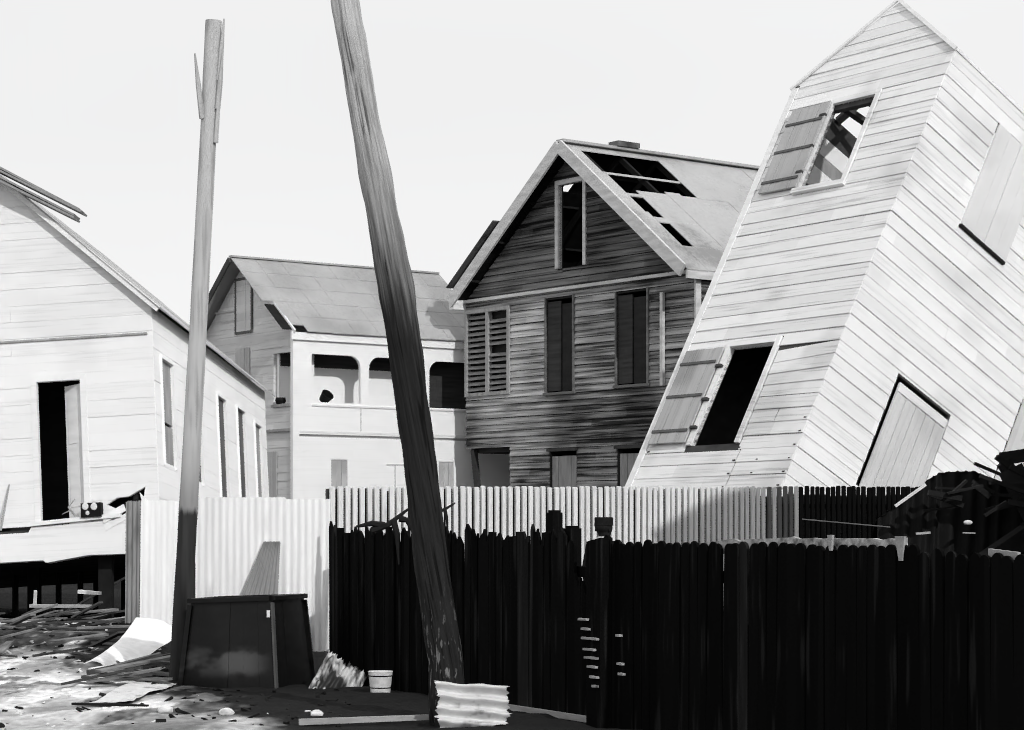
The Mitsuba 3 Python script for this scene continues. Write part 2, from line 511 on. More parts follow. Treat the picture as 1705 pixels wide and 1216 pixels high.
# side wall
spoly = Polygon([(0, Z0), (LD, Z0), (LD, HE), (0, HE)])
hup, hlo, h3 = sbox(1.31, 5.27, 2.42, 7.13), sbox(1.29, .70, 2.50, 2.55), sbox(3.80, 2.0, 4.85, 3.62)
s = add(H + '__side_wall', spl.put(slab2(spoly.difference(unary_union([hup, hlo, h3])), -.002, -.07)), 'raw_beam')
siding(s, spl, spoly, [hup, hlo.buffer(.03, join_style=2), h3], Z0, HE - .02, .225, 'white_paint_lean_side', tb=.019, tt=.006, gap=.004, long=4.2, seed=4)
add(H + '__left_wall', LEAN.put(bx(-W, -W + .07, .075, LD - .01, Z0, HE)), 'raw_beam')
add(H + '__back_wall', Plane(LEAN, 'back', LD).put(slab2(Polygon([(-W, Z0), (0, Z0), (0, 6.4), (-1.3, 6.1), (-2.2, 5.6), (-W, 5.9)]), .0, -.07)), 'raw_beam')
add(H + '__floor', LEAN.put(bx(-W + .08, -.08, .08, LD - .08, 4.72, 4.84)), 'dark_room')
add(H + '__floor', LEAN.put(bx(-W + .08, -.08, .08, LD - .08, Z0, Z0 + .1)), 'dark_room')
# inner lining of the loft and the wrecked rafters seen through the upper window
for z0_, z1_, y0_, y1_ in ((4.9, 5.6, .3, 3.4), (6.30, 6.66, .25, 3.0), (6.90, 7.20, .3, 2.4)):
    add(H + '__inner_board', LEAN.put(bx(-W + .075, -W + .10, y0_, y1_, z0_, z1_)), 'plaster')
add(H + '__inner_board', LEAN.put(bx(-W + .075, -W + .095, .2, 2.6, 6.665, 6.895)), 'plank_grey')
for a, b, w_ in (((-3.5, 1.0, 7.62), (-1.9, .9, 8.75), .12), ((-3.5, 1.5, 8.3), (-2.1, .5, 7.5), .10), ((-3.3, .4, 7.7), (-2.6, 2.2, 7.5), .14)):
    add(H + '__rafter', LEAN.put(beam(a, b, w_, .08)), 'raw_beam')
add(H + '__header', LEAN.put(bx(-2.5, -1.2, .02, .10, 6.93, 7.25)), 'raw_beam')
for yy in (1.9, 3.1, 4.4):
    for sgn in (0, 1):
        add(H + '__rafter', LEAN.put(beam([-.04 if sgn else -W + .04, yy, HE - .05], [AX, yy, AZ2 - .05], .06, .12)), 'raw_beam')


def casing(parent, pl, x0, x1, z0, z1, t, m, out=.045, sill=.03, bot=True):
    q = [slab2(sbox(x0 - t, z0 - (t if bot else 0), x0, z1 + t), out, -.06), slab2(sbox(x1, z0 - (t if bot else 0), x1 + t, z1 + t), out, -.06), slab2(sbox(x0, z1, x1, z1 + t), out + .006, -.06)]
    if bot:
        q.append(slab2(sbox(x0 - t - .03, z0 - t, x1 + t + .03, z0), out + sill, -.06))
    return add(parent + '__frame', pl.put(q), m)


wn = key_of(H + '__window')
casing(wn, fpl, -2.36, -1.41, 5.39, 7.02, .09, 'white_paint_lean_front')
wn2 = key_of(H + '__window')
casing(wn2, fpl, -2.42, -1.40, .71, 2.46, .10, 'white_paint_lean_front', bot=False)


def board_shutter(parent, pl, x0, x1, z0, z1, battens, m, out=(.05, .085), n=4, dark='shade_and_glint_grey', lab=None):
    k = key_of(parent + '__shutter')
    wd = (x1 - x0) / n
    for i in range(n):
        add(k + '__plank', pl.put(slab2(sbox(x0 + i * wd + .003, z0 + rng.normal(0, .006), x0 + (i + 1) * wd - .003, z1 + rng.normal(0, .006)), out[1] - .004 * (i % 2), out[0])), m)
    for b in battens:
        add(k + '__batten', pl.put(slab2(sbox(x0 + .0, b - .024, x1 - .04, b + .024), out[1] + .016, out[1] + .001)), dark)  # dark battens stand for shadow lines across the shutter
    if lab:
        tag(k, lab)
    return k


board_shutter(wn, fpl, -3.29, -2.40, 5.41, 7.05, (6.73, 6.19, 5.60), 'shutter_paint_lean')
board_shutter(wn2, fpl, -3.42, -2.53, .74, 2.44, (2.18, 1.58, .95), 'shutter_paint_lean', lab='grey board shutter thrown open')
for w_, zz in ((wn, (5.7, 6.2, 6.8)), (wn2, (1.0, 1.5, 2.1))):
    for z in zz:
        add(w_ + '__hinge', fpl.put(slab2(sbox(-2.53, z - .022, -2.40, z + .022), .095, .04)), 'raw_beam')
# side hatches
hk = board_shutter(H, spl, 1.31, 2.42, 5.27, 7.10, (), 'hatch_paint_pale', out=(.03, .065), n=4)
add(hk + '__edge', spl.put(slab2(sbox(1.31, 5.215, 2.42, 5.262), .06, .01)), 'black_scrap')  # black strip stands for the shadow under the hatch
hk2 = board_shutter(H, spl, 1.31, 2.48, .55, 2.44, (), 'hatch_paint_lean', out=(.03, .06), n=10)
add(hk2 + '__batten', spl.put(slab2(sbox(1.31, 2.30, 2.44, 2.44), .075, .062)), 'white_paint_lean_side')
hk3 = board_shutter(H, spl, 3.80, 4.85, 2.0, 3.62, (), 'hatch_paint_lean', out=(.03, .06), n=6)

# ------------------------------------------------------------------ weathered house
H = 'weathered_house'
tag(H, 'dark bare-board two-storey house with holes in its sheet roof', 'house')
W, HE, AX, AZ2, LD = 6.865, 6.158, 3.43, 8.77, 8.0
fpl, spl = Plane(WEA, 'front'), Plane(WEA, 'right', W)
fpoly = Polygon([(0, .2), (W, .2), (W, HE), (AX, AZ2), (0, HE)])
gw, lw, w2, w3 = sbox(3.0, 6.56, 3.74, 8.16), sbox(.04, 4.26, 1.44, 5.92), sbox(2.6, 4.18, 3.44, 5.98), sbox(4.70, 4.22, 5.58, 5.93)
d1, d2, ph = sbox(2.75, .3, 3.52, 3.04), sbox(4.76, .3, 5.6, 3.03), sbox(-.1, .1, 1.46, 3.17)
holes = [gw, lw, w2, w3, d1, d2, ph]
g = add(H + '__gable_wall', fpl.put(slab2(fpoly.difference(unary_union(holes)), -.002, -.09)), 'dark_room')


def sag(gp, row, v):
    if rng.random() < .16:
        return affinity.rotate(gp, rng.normal(0, .35), origin='center')
    return None


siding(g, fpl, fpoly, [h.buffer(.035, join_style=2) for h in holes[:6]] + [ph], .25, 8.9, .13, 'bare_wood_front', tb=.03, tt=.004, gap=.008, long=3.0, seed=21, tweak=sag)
spoly = sbox(.0, .2, LD, HE)
s = add(H + '__side_wall', spl.put(slab2(spoly, -.002, -.09)), 'dark_room')
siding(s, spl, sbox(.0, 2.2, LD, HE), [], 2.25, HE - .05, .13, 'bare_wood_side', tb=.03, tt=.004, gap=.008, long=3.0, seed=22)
add(H + '__left_wall', WEA.put(bx(0, .09, .095, LD, 3.2, HE)), 'bare_wood_side')
add(H + '__back_wall', Plane(WEA, 'back', LD).put(slab2(fpoly, 0, -.09)), 'bare_wood_front')
add(H + '__floor', WEA.put(bx(.1, W - .1, .1, LD - .1, 6.0, 6.12)), 'dark_room')
add(H + '__floor', WEA.put(bx(.02, W - .1, .1, LD - .1, 3.08, 3.2)), 'dark_room')
add(H + '__partition', WEA.put(bx(1.46, 1.56, .1, 3.4, .2, 3.07)), 'bare_wood_side')
add(H + '__partition', WEA.put(bx(.1, W - .1, 1.5, 1.56, 3.21, 5.99)), 'dark_room')
add(H + '__corner_board', WEA.put(bx(W - .005, W + .035, -.03, .10, .2, HE - .03)), 'pale_trim')
add(H + '__cornice', fpl.put([slab2(sbox(.0, 6.125, W + .05, 6.185), .09, .03)]), 'pale_trim')
add(H + '__gutter_pipe', fpl.put([slab2(sbox(6.0, 4.15, 6.075, 5.84), .09, .03)]), 'pale_trim')
add(H + '__porch_post', WEA.put(beam([.18, .05, 3.15], [.62, .1, .0], .1, .1)), 'dark_shutter')
# gable window, louvred window, the two shuttered windows, doors
wn = key_of(H + '__window')
casing(wn, fpl, 3.0, 3.74, 6.56, 8.16, .09, 'pale_trim', bot=False)
wn = key_of(H + '__window')
add(wn + '__frame', fpl.put([slab2(sbox(a, b, c, d), .06, -.05) for a, b, c, d in ((.0, 4.22, .07, 5.97), (.70, 4.22, .79, 5.97), (1.40, 4.22, 1.48, 5.97), (.07, 5.90, .70, 5.97), (.79, 5.90, 1.40, 5.97), (.07, 4.22, .70, 4.29), (.79, 4.22, 1.40, 4.29))]), 'plank_grey')
add(wn + '__backing', fpl.put(slab2(sbox(.0, 4.2, 1.48, 5.95), -.10, -.12)), 'dark_room')
for i in range(14):
    for lf in (0, 1):
        if lf and i in (13, 7):
            continue
        x0, x1 = ((.075, .695) if not lf else (.795, 1.395))
        z = 4.34 + i * .112
        t = rng.normal(0, .012)
        if lf and i == 0:
            t = .03
        q = slab2(sbox(x0, z - .015, x1, z + .055), .02, .005)
        v = q.vertices
        v[:, 1] += -(v[:, 2] - z) * .55
        v[:, 2] += (v[:, 0] - x0) * t
        add(wn + '__slat', fpl.put(q), 'slat_paint')
for (x0, x1, z0, z1) in ((2.6, 3.44, 4.18, 5.98), (4.70, 5.58, 4.22, 5.93)):
    wn = key_of(H + '__window')
    add(wn + '__frame', fpl.put([slab2(sbox(x1, z0, x1 + .05, z1 + .05), .05, -.05), slab2(sbox(x0 - .03, z0, x0, z1 + .05), .03, -.05), slab2(sbox(x0 - .05, z0 - .05, x1 + .08, z0), .06, -.05)]), 'dim_trim')
    sh = key_of(wn + '__shutter')
    scene[sh] = mikit.ply(fpl.put(slab2(sbox(x0 + .02, z0 + .03, x0 + .42, z1 - .04), -.02, -.05)), 'dark_shutter')
    sh = key_of(wn + '__shutter')
    scene[sh] = mikit.ply(fpl.put(slab2(sbox(x0 + .44, z0 + .02, x1 - .02, z1 - .1), -.04, -.07)), 'dark_room')
for (x0, x1) in ((2.75, 3.52), (4.76, 5.6)):
    dk = key_of(H + '__door')
    for i in range(4):
        wd = (x1 - x0) / 4
        add(dk + '__plank', fpl.put(slab2(sbox(x0 + i * wd + .004, .3, x0 + (i + 1) * wd - .004, 2.95), -.02 - .006 * (i % 2), -.06)), 'plank_grey')
    add(dk + '__lintel', fpl.put(slab2(sbox(x0 - .06, 3.04, x1 + .06, 3.10), .08, .03)), 'raw_beam')
# roof: rafters, laths and sheets with the torn places left open
SL = (AZ2 - HE) / (W - AX)


def rz(x):
    return AZ2 + .05 - abs(x - AX) * SL


OV = .34
rf = key_of(H + '__roof')


def roof_piece(x0, x1, y0, y1, lift=.05, th=.02):
    if x1 < AX + 1e-6 or x0 > AX - 1e-6:
        v = np.array([[x0, y0, rz(x0)], [x1, y0, rz(x1)], [x1, y1, rz(x1)], [x0, y1, rz(x0)]])
        v = np.vstack([v + [0, 0, lift + th], v + [0, 0, lift]])
        f = [[0, 1, 2], [0, 2, 3], [4, 6, 5], [4, 7, 6]] + sum([[[i, (i + 1) % 4, 4 + (i + 1) % 4], [i, 4 + (i + 1) % 4, 4 + i]] for i in range(4)], [])
        return trimesh.Trimesh(v, np.array(f), process=False)


XE = W + .16
rsheets = []
for i in range(11):                                          # right slope, by strips from front to back
    y0 = -OV + i * .78
    y1 = y0 + .775
    spans = [(AX, AX + 1.3), (AX + 1.3, AX + 2.6), (AX + 2.6, XE)]
    if i == 0:
        spans = []
    for a, b in spans:
        if i in (1, 2) and a < AX + 1.25:
            continue
        rsheets.append((a + .004, b + .03, y0, y1))
# the first strips, torn
rsheets += [(AX, AX + .16, -OV, 2.0), (AX, 4.3, -OV, .02), (4.3, 5.4, -OV, .10), (5.4, XE, -OV, .16), (4.86, 4.93, .10, .44), (5.54, 5.68, .16, .44), (6.36, XE, .16, .44), (4.66, 4.76, 1.22, 1.6), (4.74, 4.80, .44, .8)]
for n_, (a, b, y0, y1) in enumerate(rsheets):
    m = roof_piece(a, b, y0, y1, .05 + .002 * (n_ % 5))
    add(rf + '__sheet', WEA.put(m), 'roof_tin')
for i in range(11):                                          # left slope, whole but for a small gap; black to paint the attic unlit
    y0 = -OV + i * .78
    for j, (a, b) in enumerate([(AX - 1.3, AX), (AX - 2.6, AX - 1.3), (-.10, AX - 2.6)]):
        for a_, b_, c_, d_ in ([(a, 2.47, y0, y0 + .775), (2.70, b, y0, y0 + .775), (2.47, 2.70, .64, y0 + .775)] if (i == 1 and j == 0) else [(a, b, y0, y0 + .775)]):
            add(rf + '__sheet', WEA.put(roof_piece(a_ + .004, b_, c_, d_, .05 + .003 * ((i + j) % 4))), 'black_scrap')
for k_ in range(3):                                          # sheets blown up off the lower left slope
    a_, b_ = -.16 + .05 * k_, 1.40 + .08 * k_
    add(rf + '__loose_sheet', WEA.put(roof_piece(a_, b_, -.40 + k_ * .5, .12 + k_ * .5, .34 + .05 * k_)), 'rusty_tin')
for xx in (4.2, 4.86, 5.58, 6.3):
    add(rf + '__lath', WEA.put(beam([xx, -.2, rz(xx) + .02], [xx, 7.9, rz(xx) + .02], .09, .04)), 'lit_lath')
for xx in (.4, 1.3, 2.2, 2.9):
    add(rf + '__lath', WEA.put(beam([xx, -.2, rz(xx) + .02], [xx, 7.9, rz(xx) + .02], .07, .04)), 'bark_black')  # black copies of the pale laths, coloured as if unlit
for yy in np.arange(.2, 7.9, .95):
    for e in (0, W):
        add(rf + '__rafter', WEA.put(beam([e, yy, HE - .02], [AX, yy, AZ2 - .02], .06, .10)), 'bark_black')  # rafters coloured black to keep the attic looking unlit
add(rf + '__ridge_cap', WEA.put([beam([AX, -OV, AZ2 + .16], [AX, 8.0, AZ2 + .16], .22, .05)]), 'roof_tin')
add(rf + '__ridge_cap', WEA.put([beam([AX, 1.0, AZ2 + .24], [AX, 1.55, AZ2 + .24], .3, .10)]), 'rusty_tin')
for e, x_ in ((-1, -.08), (1, W + .06)):
    add(rf + '__barge_board', WEA.put(beam([x_, -OV - .03, rz(x_) - .02], [AX + e * .0, -OV - .03, AZ2 + .06], .05, .24)), 'pale_trim')
add(rf + '__eave_board', WEA.put(bx(W + .11, W + .155, -OV, 8.0, rz(XE) - .09, rz(XE) + .06)), 'pale_trim')
add(rf + '__eave_board', WEA.put(bx(-.15, -.09, -OV, 8.0, rz(-.1) - .10, rz(-.1) + .05)), 'white_trim')
add(rf + '__eave_return', WEA.put(bx(-.16, -.02, -OV + .02, .0, rz(-.1) - .14, rz(-.1) - .01)), 'white_trim')

# ------------------------------------------------------------------ verandah house
H = 'verandah_house'
tag(H, 'white two-storey house with arched upper verandah behind the thick pole', 'house')
W, HE, AX, AZ2, LD, PD = 3.9, 5.68, -2.12, 7.40, 5.05, .74
fpl, spl = Plane(VER, 'front'), Plane(VER, 'right')
fpoly = Polygon([(-W, .3), (0, .3), (0, HE), (AX, AZ2), (-W, 5.95)])
po = sbox(-.84, 4.22, -.07, 5.31)
g = add(H + '__gable_wall', fpl.put(slab2(fpoly.difference(po), -.002, -.07)), 'faded_gable_paint')
siding(g, fpl, fpoly.difference(sbox(-.06, 0, 1, 9)), [po], .4, 7.4, .18, 'faded_gable_paint', tb=.014, tt=.005, gap=.002, long=2.6, seed=31)
add(H + '__corner_post', VER.put(bx(-.07, .035, -.035, .12, .3, 5.66)), 'limewash')
cw = add(H + '__inner_wall', VER.put(bx(-PD - .1, -PD, .075, LD - .01, .3, 6.2)), 'limewash')
# verandah front with round-shouldered openings
def arch(a, b, z0, z1, r0, r1):
    pts = [(a, z0)]
    for c, r, t0 in (((a + r0, z1 - r0), r0, 180), ((b - r1, z1 - r1), r1, 90)):
        pts += [(c[0] + r * math.cos(math.radians(t0 - q)), c[1] + r * .999 * math.sin(math.radians(t0 - q))) for q in np.linspace(0, 90, 9)]
    pts.append((b, z0))
    return Polygon(pts)


ar = [arch(.43, 1.66, 4.25, 5.28, .02, .26), arch(1.88, 3.24, 4.25, 5.28, .26, .26), arch(3.46, 4.86, 4.22, 5.26, .26, .26)]
vf = add(H + '__verandah_front', spl.put(slab2(sbox(.12, 3.56, LD, 5.64).difference(unary_union(ar)), .03, -.05)), 'limewash')
add(H + '__string_course', spl.put(slab2(sbox(.13, 3.59, LD, 3.63), .042, .03)), 'white_trim')
add(H + '__verandah_rail', spl.put(slab2(sbox(.44, 4.16, 4.84, 4.20), .06, .031)), 'white_trim')
add(H + '__verandah_joint', spl.put(slab2(sbox(1.655, 3.65, 1.68, 4.155), .037, .031)), 'pale_trim')
add(H + '__verandah_floor', VER.put(bx(-PD, -.055, .0, LD, 3.50, 3.60)), 'pale_trim')
add(H + '__verandah_ceiling_and_shade', VER.put(bx(-PD, -.055, .075, LD, 5.34, 5.40)), 'dark_shutter')
add(H + '__verandah_ceiling_and_shade', VER.put(bx(-PD + .01, -PD + .04, .1, LD - .2, 5.05, 5.33)), 'dark_shutter')  # dark strip on the inner wall stands for the roof shadow
add(H + '__end_wall', VER.put(bx(-PD, -.05, LD - .06, LD, 3.6, 5.64)), 'limewash')
# a dark panel fills the last bay inside
add(H + '__dark_panel', VER.put(bx(-.55, -.50, 3.3, LD - .08, 3.7, 5.33)), 'dark_shutter')
add(H + '__inner_post', VER.put(bx(-.45, -.35, .62, .72, 3.6, 5.3)), 'limewash')
lowp = sbox(.12, .3, 8.6, 3.5)
s1, s2 = sbox(.93, 1.2, 1.34, 3.03), sbox(3.73, 1.6, 4.13, 3.03)
add(H + '__lower_wall', spl.put(slab2(lowp.difference(unary_union([s1, s2])), .01, -.07)), 'limewash')
for x0, x1, z0 in ((.93, 1.34, 1.2), (3.73, 4.13, 1.6)):
    k = key_of(H + '__shutter')
    for i in range(3):
        wd = (x1 - x0) / 3
        add(k + '__plank', spl.put(slab2(sbox(x0 + i * wd + .003, z0, x0 + (i + 1) * wd - .003, 3.02), -.01 - .004 * (i % 2), -.05)), 'shutter_paint_verandah')
add(H + '__frame', spl.put([slab2(sbox(2.34, 2.93, 2.9, 2.955), .03, .011), slab2(sbox(2.55, 2.2, 2.575, 2.93), .03, .011)]), 'pale_trim')
add(H + '__annex_wall', spl.put(slab2(sbox(6.2, 2.2, 8.6, 3.3), .05, .012)), 'faded_gable_paint')
add(H + '__back_wall', VER.put(bx(-W, -PD - .11, LD - .07, LD, .3, 6.4)), 'faded_gable_paint')
add(H + '__left_wall', VER.put(bx(-W, -W + .07, .075, LD - .08, .3, 5.9)), 'faded_gable_paint')
# gable shutters and openings
k = key_of(H + '__shutter')
add(k + '__frame', fpl.put([slab2(sbox(-2.50, 5.84, -1.72, 5.89), .045, .02), slab2(sbox(-2.50, 7.02, -1.72, 7.08), .045, .02), slab2(sbox(-2.50, 5.89, -2.44, 7.02), .045, .02), slab2(sbox(-1.78, 5.89, -1.72, 7.02), .045, .02)]), 'grey_shutter')
for i in range(3):
    add(k + '__plank', fpl.put(slab2(sbox(-2.437 + i * .218, 5.892, -2.225 + i * .218, 7.018), .034 + .004 * (i % 2), .02)), 'faded_gable_paint')
k = key_of(H + '__shutter')
for i in range(3):
    add(k + '__plank', fpl.put(slab2(sbox(-2.48 + i * .21, 4.6, -2.275 + i * .21, 5.52), .034 + .004 * (i % 2), .02)), 'shutter_paint_verandah')
k = key_of(H + '__door')
for i in range(3):
    add(k + '__plank', fpl.put(slab2(sbox(-1.25 + i * .2, 1.2, -1.055 + i * .2, 3.2), .034 + .004 * (i % 2), .02)), 'shutter_paint_verandah')
add(H + '__ledge', fpl.put(slab2(sbox(-3.4, 6.36, -2.5, 6.40), .05, .02)), 'pale_trim')
add(H + '__belt', fpl.put(slab2(sbox(-1.4, 3.62, -.08, 3.68), .05, .02)), 'plank_grey')
add(H + '__ledge', fpl.put(slab2(sbox(-.86, 4.15, -.08, 4.21), .06, .02)), 'plank_grey')
# roof
rf = key_of(H + '__roof')
S1, S2 = (AZ2 - 5.80) / (0 - AX), (AZ2 - 5.95) / (AX + W)


def slope_piece(p0, p1, y0, y1, th=.03, lift=0.):
    (xa, za), (xb, zb) = p0, p1
    v = np.array([[xa, y0, za], [xb, y0, zb], [xb, y1, zb], [xa, y1, za]]) + [0, 0, lift]
    v = np.vstack([v + [0, 0, th], v])
    f = [[0, 1, 2], [0, 2, 3], [4, 6, 5], [4, 7, 6]] + sum([[[i, (i + 1) % 4, 4 + (i + 1) % 4], [i, 4 + (i + 1) % 4, 4 + i]] for i in range(4)], [])
    return trimesh.Trimesh(v, np.array(f), process=False)


for i in range(9):
    y0, y1 = -.36 + i * .615, -.36 + (i + 1) * .615 - .003
    for j in range(5):
        a, b = AX + j * .45, AX + (j + 1) * .45 + .03
        if i == 0 and j == 4:
            b -= .2
        add(rf + '__sheet', VER.put(slope_piece((a, AZ2 + .09 - (a - AX) * S1), (b, AZ2 + .09 - (b - AX) * S1), y0 + (.3 if i == 0 and j in (3, 4) else 0), y1, .022, -.012 * j + .004 * ((i + j) % 3))), 'roof_shingle')
    add(rf + '__sheet', VER.put(slope_piece((AX, AZ2 + .09), (-W - .25, AZ2 + .09 - (W + .25 + AX) * S2), y0, y1, .022)), 'roof_shingle')
add(rf + '__soffit', VER.put(slope_piece((-.72, AZ2 + .0 - (-.72 - AX) * S1), (.05, AZ2 + .0 - (.05 - AX) * S1), -.30, .0, .02)), 'black_scrap')  # black sheet stands for the shade under the overhang
add(rf + '__barge_board', VER.put(beam([-W - .25, -.38, AZ2 + .03 - (W + .25 + AX) * S2], [AX, -.38, AZ2 + .04], .04, .14)), 'raw_beam')
add(rf + '__barge_board', VER.put(beam([AX + .9, -.05, AZ2 + .0 - .9 * S1], [.12, -.05, AZ2 + .0 - (.12 - AX) * S1], .04, .12)), 'white_trim')
add(rf + '__fascia', VER.put(bx(.04, .10, -.1, LD + .05, 5.56, 5.72)), 'limewash')
add(rf + '__ridge_cap', VER.put(beam([AX, -.36, AZ2 + .12], [AX, 5.15, AZ2 + .12], .14, .04)), 'roof_shingle')

# things on the verandah
bk = trimesh.creation.revolve(np.array([[0, 0], [.10, 0], [.14, .20], [.12, .20], [.09, .03], [0, .03]]), sections=20)
bk.apply_transform(trimesh.transformations.rotation_matrix(math.radians(52), [0, 1, .4]))
bk.apply_translation([-.20, .86, 4.30])
add('basket', VER.put(bk), 'black_scrap', 'dark basket tipped over on the white verandah rail', 'basket', smooth=30)
pot = trimesh.creation.revolve(np.array([[0, 0], [.09, 0], [.12, .08], [.10, .14], [0, .14]]), sections=16)
pot.apply_translation([-.58, .02, 4.215])
add('pot', VER.put(pot), 'black_scrap', 'small dark pot on the sill of the verandah end opening', 'pot', smooth=30)

# ------------------------------------------------------------------ raised house (left)
H = 'raised_house'
tag(H, 'white gabled house on piles with its dark door ajar, at the left', 'house')
W, HE, AX, AZ2, LD, Z0 = 6.0, 2.97, -3.0, 5.72, 9.35, -.22
fpl, spl = Plane(RAI, 'front'), Plane(RAI, 'right')
fpoly = Polygon([(-W, Z0), (0, Z0), (0, HE), (AX, AZ2), (-W, HE)])
door = sbox(-1.77, Z0, -1.11, 1.93)
tear = Polygon([(-.78, .04), (-.62, .13), (-.44, .14), (-.19, .27), (-.24, .0), (-.27, -.25), (-.70, -.25), (-.58, -.06)])
g = add(H + '__gable_wall', fpl.put(slab2(fpoly.difference(unary_union([door, tear])), -.002, -.07)), 'white_paint_raised_front')
siding(g, fpl, fpoly, [door.buffer(.09, join_style=2), tear, sbox(-W, 2.53, 0, 2.60)], -.15, 5.7, .25, 'white_paint_raised_front', tb=.012, tt=.007, gap=.0015, long=2.8, seed=41)
add(H + '__belt', fpl.put(slab2(sbox(-W, 2.545, -.07, 2.575), .030, .0)), 'plank_grey')
spoly = sbox(0, Z0 - .5, LD, HE)
ws = [(.44, 1.20, .68, 2.25), (2.5, 3.2, .62, 2.25), (4.64, 5.31, .45, 2.25), (6.38, 7.06, .45, 2.27), (8.06, 8.7, .45, 2.2)]
holes = [sbox(a, c, b, d) for a, b, c, d in ws]
s = add(H + '__side_wall', spl.put(slab2(spoly.difference(unary_union(holes)), -.002, -.07)), 'limewash_raised_side')
siding(s, spl, spoly, [h.buffer(.03, join_style=2) for h in holes], -.65, HE - .05, .25, 'limewash_raised_side', tb=.010, tt=.007, gap=.001, long=4, seed=42)
for i, (a, b, c, d) in enumerate(ws):
    wn = key_of(H + '__window')
    m = ('plank_grey', 'grey_shutter', 'grey_shutter', 'grey_shutter', 'plank_grey')[i]
    add(wn + '__frame', spl.put([slab2(sbox(a - .03, c - .05, a, d + .05), .04, -.05), slab2(sbox(b, c - .05, b + .03, d + .05), .04, -.05), slab2(sbox(a, d, b, d + .05), .045, -.05)]), 'limewash_raised_side')
    for j in (0, 1):
        x0 = a + (b - a) / 2 * j
        zz = [c, c + (d - c) * .37, c + (d - c) * .40, d] if i == 0 else [c, d]
        add(wn + '__shutter', spl.put([slab2(sbox(x0 + .005, zz[q], x0 + (b - a) / 2 - .005, zz[q + 1]), -.01 - .004 * j, -.05) for q in range(0, len(zz), 2)]), m)
add(H + '__left_wall', RAI.put(bx(-W, -W + .07, .075, LD, Z0, HE)), 'white_paint_raised_front')
add(H + '__back_wall', Plane(RAI, 'back', LD).put(slab2(fpoly, 0, -.07)), 'white_paint_raised_front')
add(H + '__floor', RAI.put(bx(-W, -.01, .08, LD, Z0 - .3, Z0 - .05)), 'raw_beam')
add(H + '__partition', RAI.put(bx(-W + .1, -.1, 1.4, 1.46, Z0, 2.69)), 'dark_room')
add(H + '__partition', RAI.put(bx(-3.0, -2.94, .1, 1.4, Z0, 2.69)), 'dark_room')
add(H + '__partition', RAI.put(bx(-.4, -.34, .1, 1.4, Z0, 2.69)), 'dark_room')
add(H + '__ceiling', RAI.put(bx(-W + .1, -.1, .1, LD - .1, 2.7, 2.78)), 'dark_room')
casing(H + '__door', fpl, -1.77, -1.11, Z0, 1.93, .09, 'white_paint_raised_front', out=.03, bot=False)
# door leaf, swung in
lf = Frame(0, 0, 0, (0, 0, 0))
th = math.radians(36)
leaf = [bx(-.37, 0, .0, .035, Z0 + .02, 1.88), bx(-.30, -.07, -.012, .0, 1.0, 1.72), bx(-.30, -.07, -.012, .0, .05, .8)]
lm = trimesh.util.concatenate(leaf)
lm.apply_transform(trimesh.transformations.rotation_matrix(-th, [0, 0, 1]))
lm.apply_translation([-1.125, .05, 0])
add(H + '__door__leaf', RAI.put(lm), 'white_trim')
# floor beam, piles, added dark boards standing for the shade below
bp = Polygon([(-W, -.32), (-1.95, -.32), (-1.9, -.24), (-.3, -.20), (-.3, -.72), (-1.05, -.70), (-1.7, -.78), (-1.74, -.74), (-W, -.74)])
add(H + '__floor_beam', fpl.put(slab2(bp, .10, -.12)), 'white_paint_raised_front')
add(H + '__sill_board', fpl.put([slab2(Polygon([(-1.9, -.23), (-.55, -.17), (-.55, -.11), (-1.9, -.17)]), .16, .02)]), 'white_trim')
add(H + '__broken_board', fpl.put(slab2(Polygon([(-.83, -.14), (-.50, .02), (-.47, -.08), (-.80, -.25)]), .13, .09)), 'white_trim')
add(H + '__broken_board', fpl.put(slab2(Polygon([(-.80, -.28), (-.48, -.12), (-.46, -.2), (-.78, -.36)]), .12, .08)), 'white_trim')
add(H + '__broken_board', fpl.put(slab2(Polygon([(-.26, .18), (-.12, .02), (-.15, -.12), (-.22, -.02)]), .09, .05)), 'white_trim')
for px_, py_ in ((-5.5, .3), (-3.2, .3), (-.9, .35), (-5.5, 4.5), (-3.2, 4.5), (-.9, 4.5), (-5.5, 8.8), (-3.2, 8.8), (-.9, 8.8)):
    a = RAI.w([px_, py_, -.5])
    add(H + '__pile', WORLD.put(beam([a[0], a[1], -.1], a, .2, .2)), 'bark_black')
a, b = RAI.w([-W - 4, 6.0, -.5]), RAI.w([.1, 6.0, -.5])
for i in range(26):
    q = a + (b - a) * (i + .5) / 26
    add(H + '__under_shade_board', beam([q[0], q[1], -.1], [q[0], q[1], 1.9 + (q[2] - 1.4) * .6 - .3], .37, .03), 'bark_black')  # near-black boards paint in the shade under the floor
# roof
rf = key_of(H + '__roof')
SLR = (AZ2 - HE) / 3.0
for i in range(12):
    y0, y1 = -.16 + i * .82, -.16 + (i + 1) * .82 - .004
    for j in range(3):
        a, b = AX + j * 1.045, AX + (j + 1) * 1.045 + .02
        add(rf + '__sheet', RAI.put(slope_piece((a, AZ2 + .08 - (a - AX) * SLR), (b, AZ2 + .08 - (b - AX) * SLR), y0, y1, .025, -.008 * j + .003 * (i % 2))), 'roof_tin')
    add(rf + '__sheet', RAI.put(slope_piece((AX, AZ2 + .08), (AX - 3.3, AZ2 + .08 - 3.3 * SLR), y0, y1, .025)), 'roof_tin')
add(rf + '__barge_board', RAI.put(beam([.14, -.13, HE - .13 + .05], [AX, -.13, AZ2 + .03], .04, .09)), 'white_paint_raised_front')
add(rf + '__barge_board', RAI.put(beam([-6.3, -.13, HE - .31 + .05], [AX, -.13, AZ2 + .03], .04, .09)), 'white_paint_raised_front')
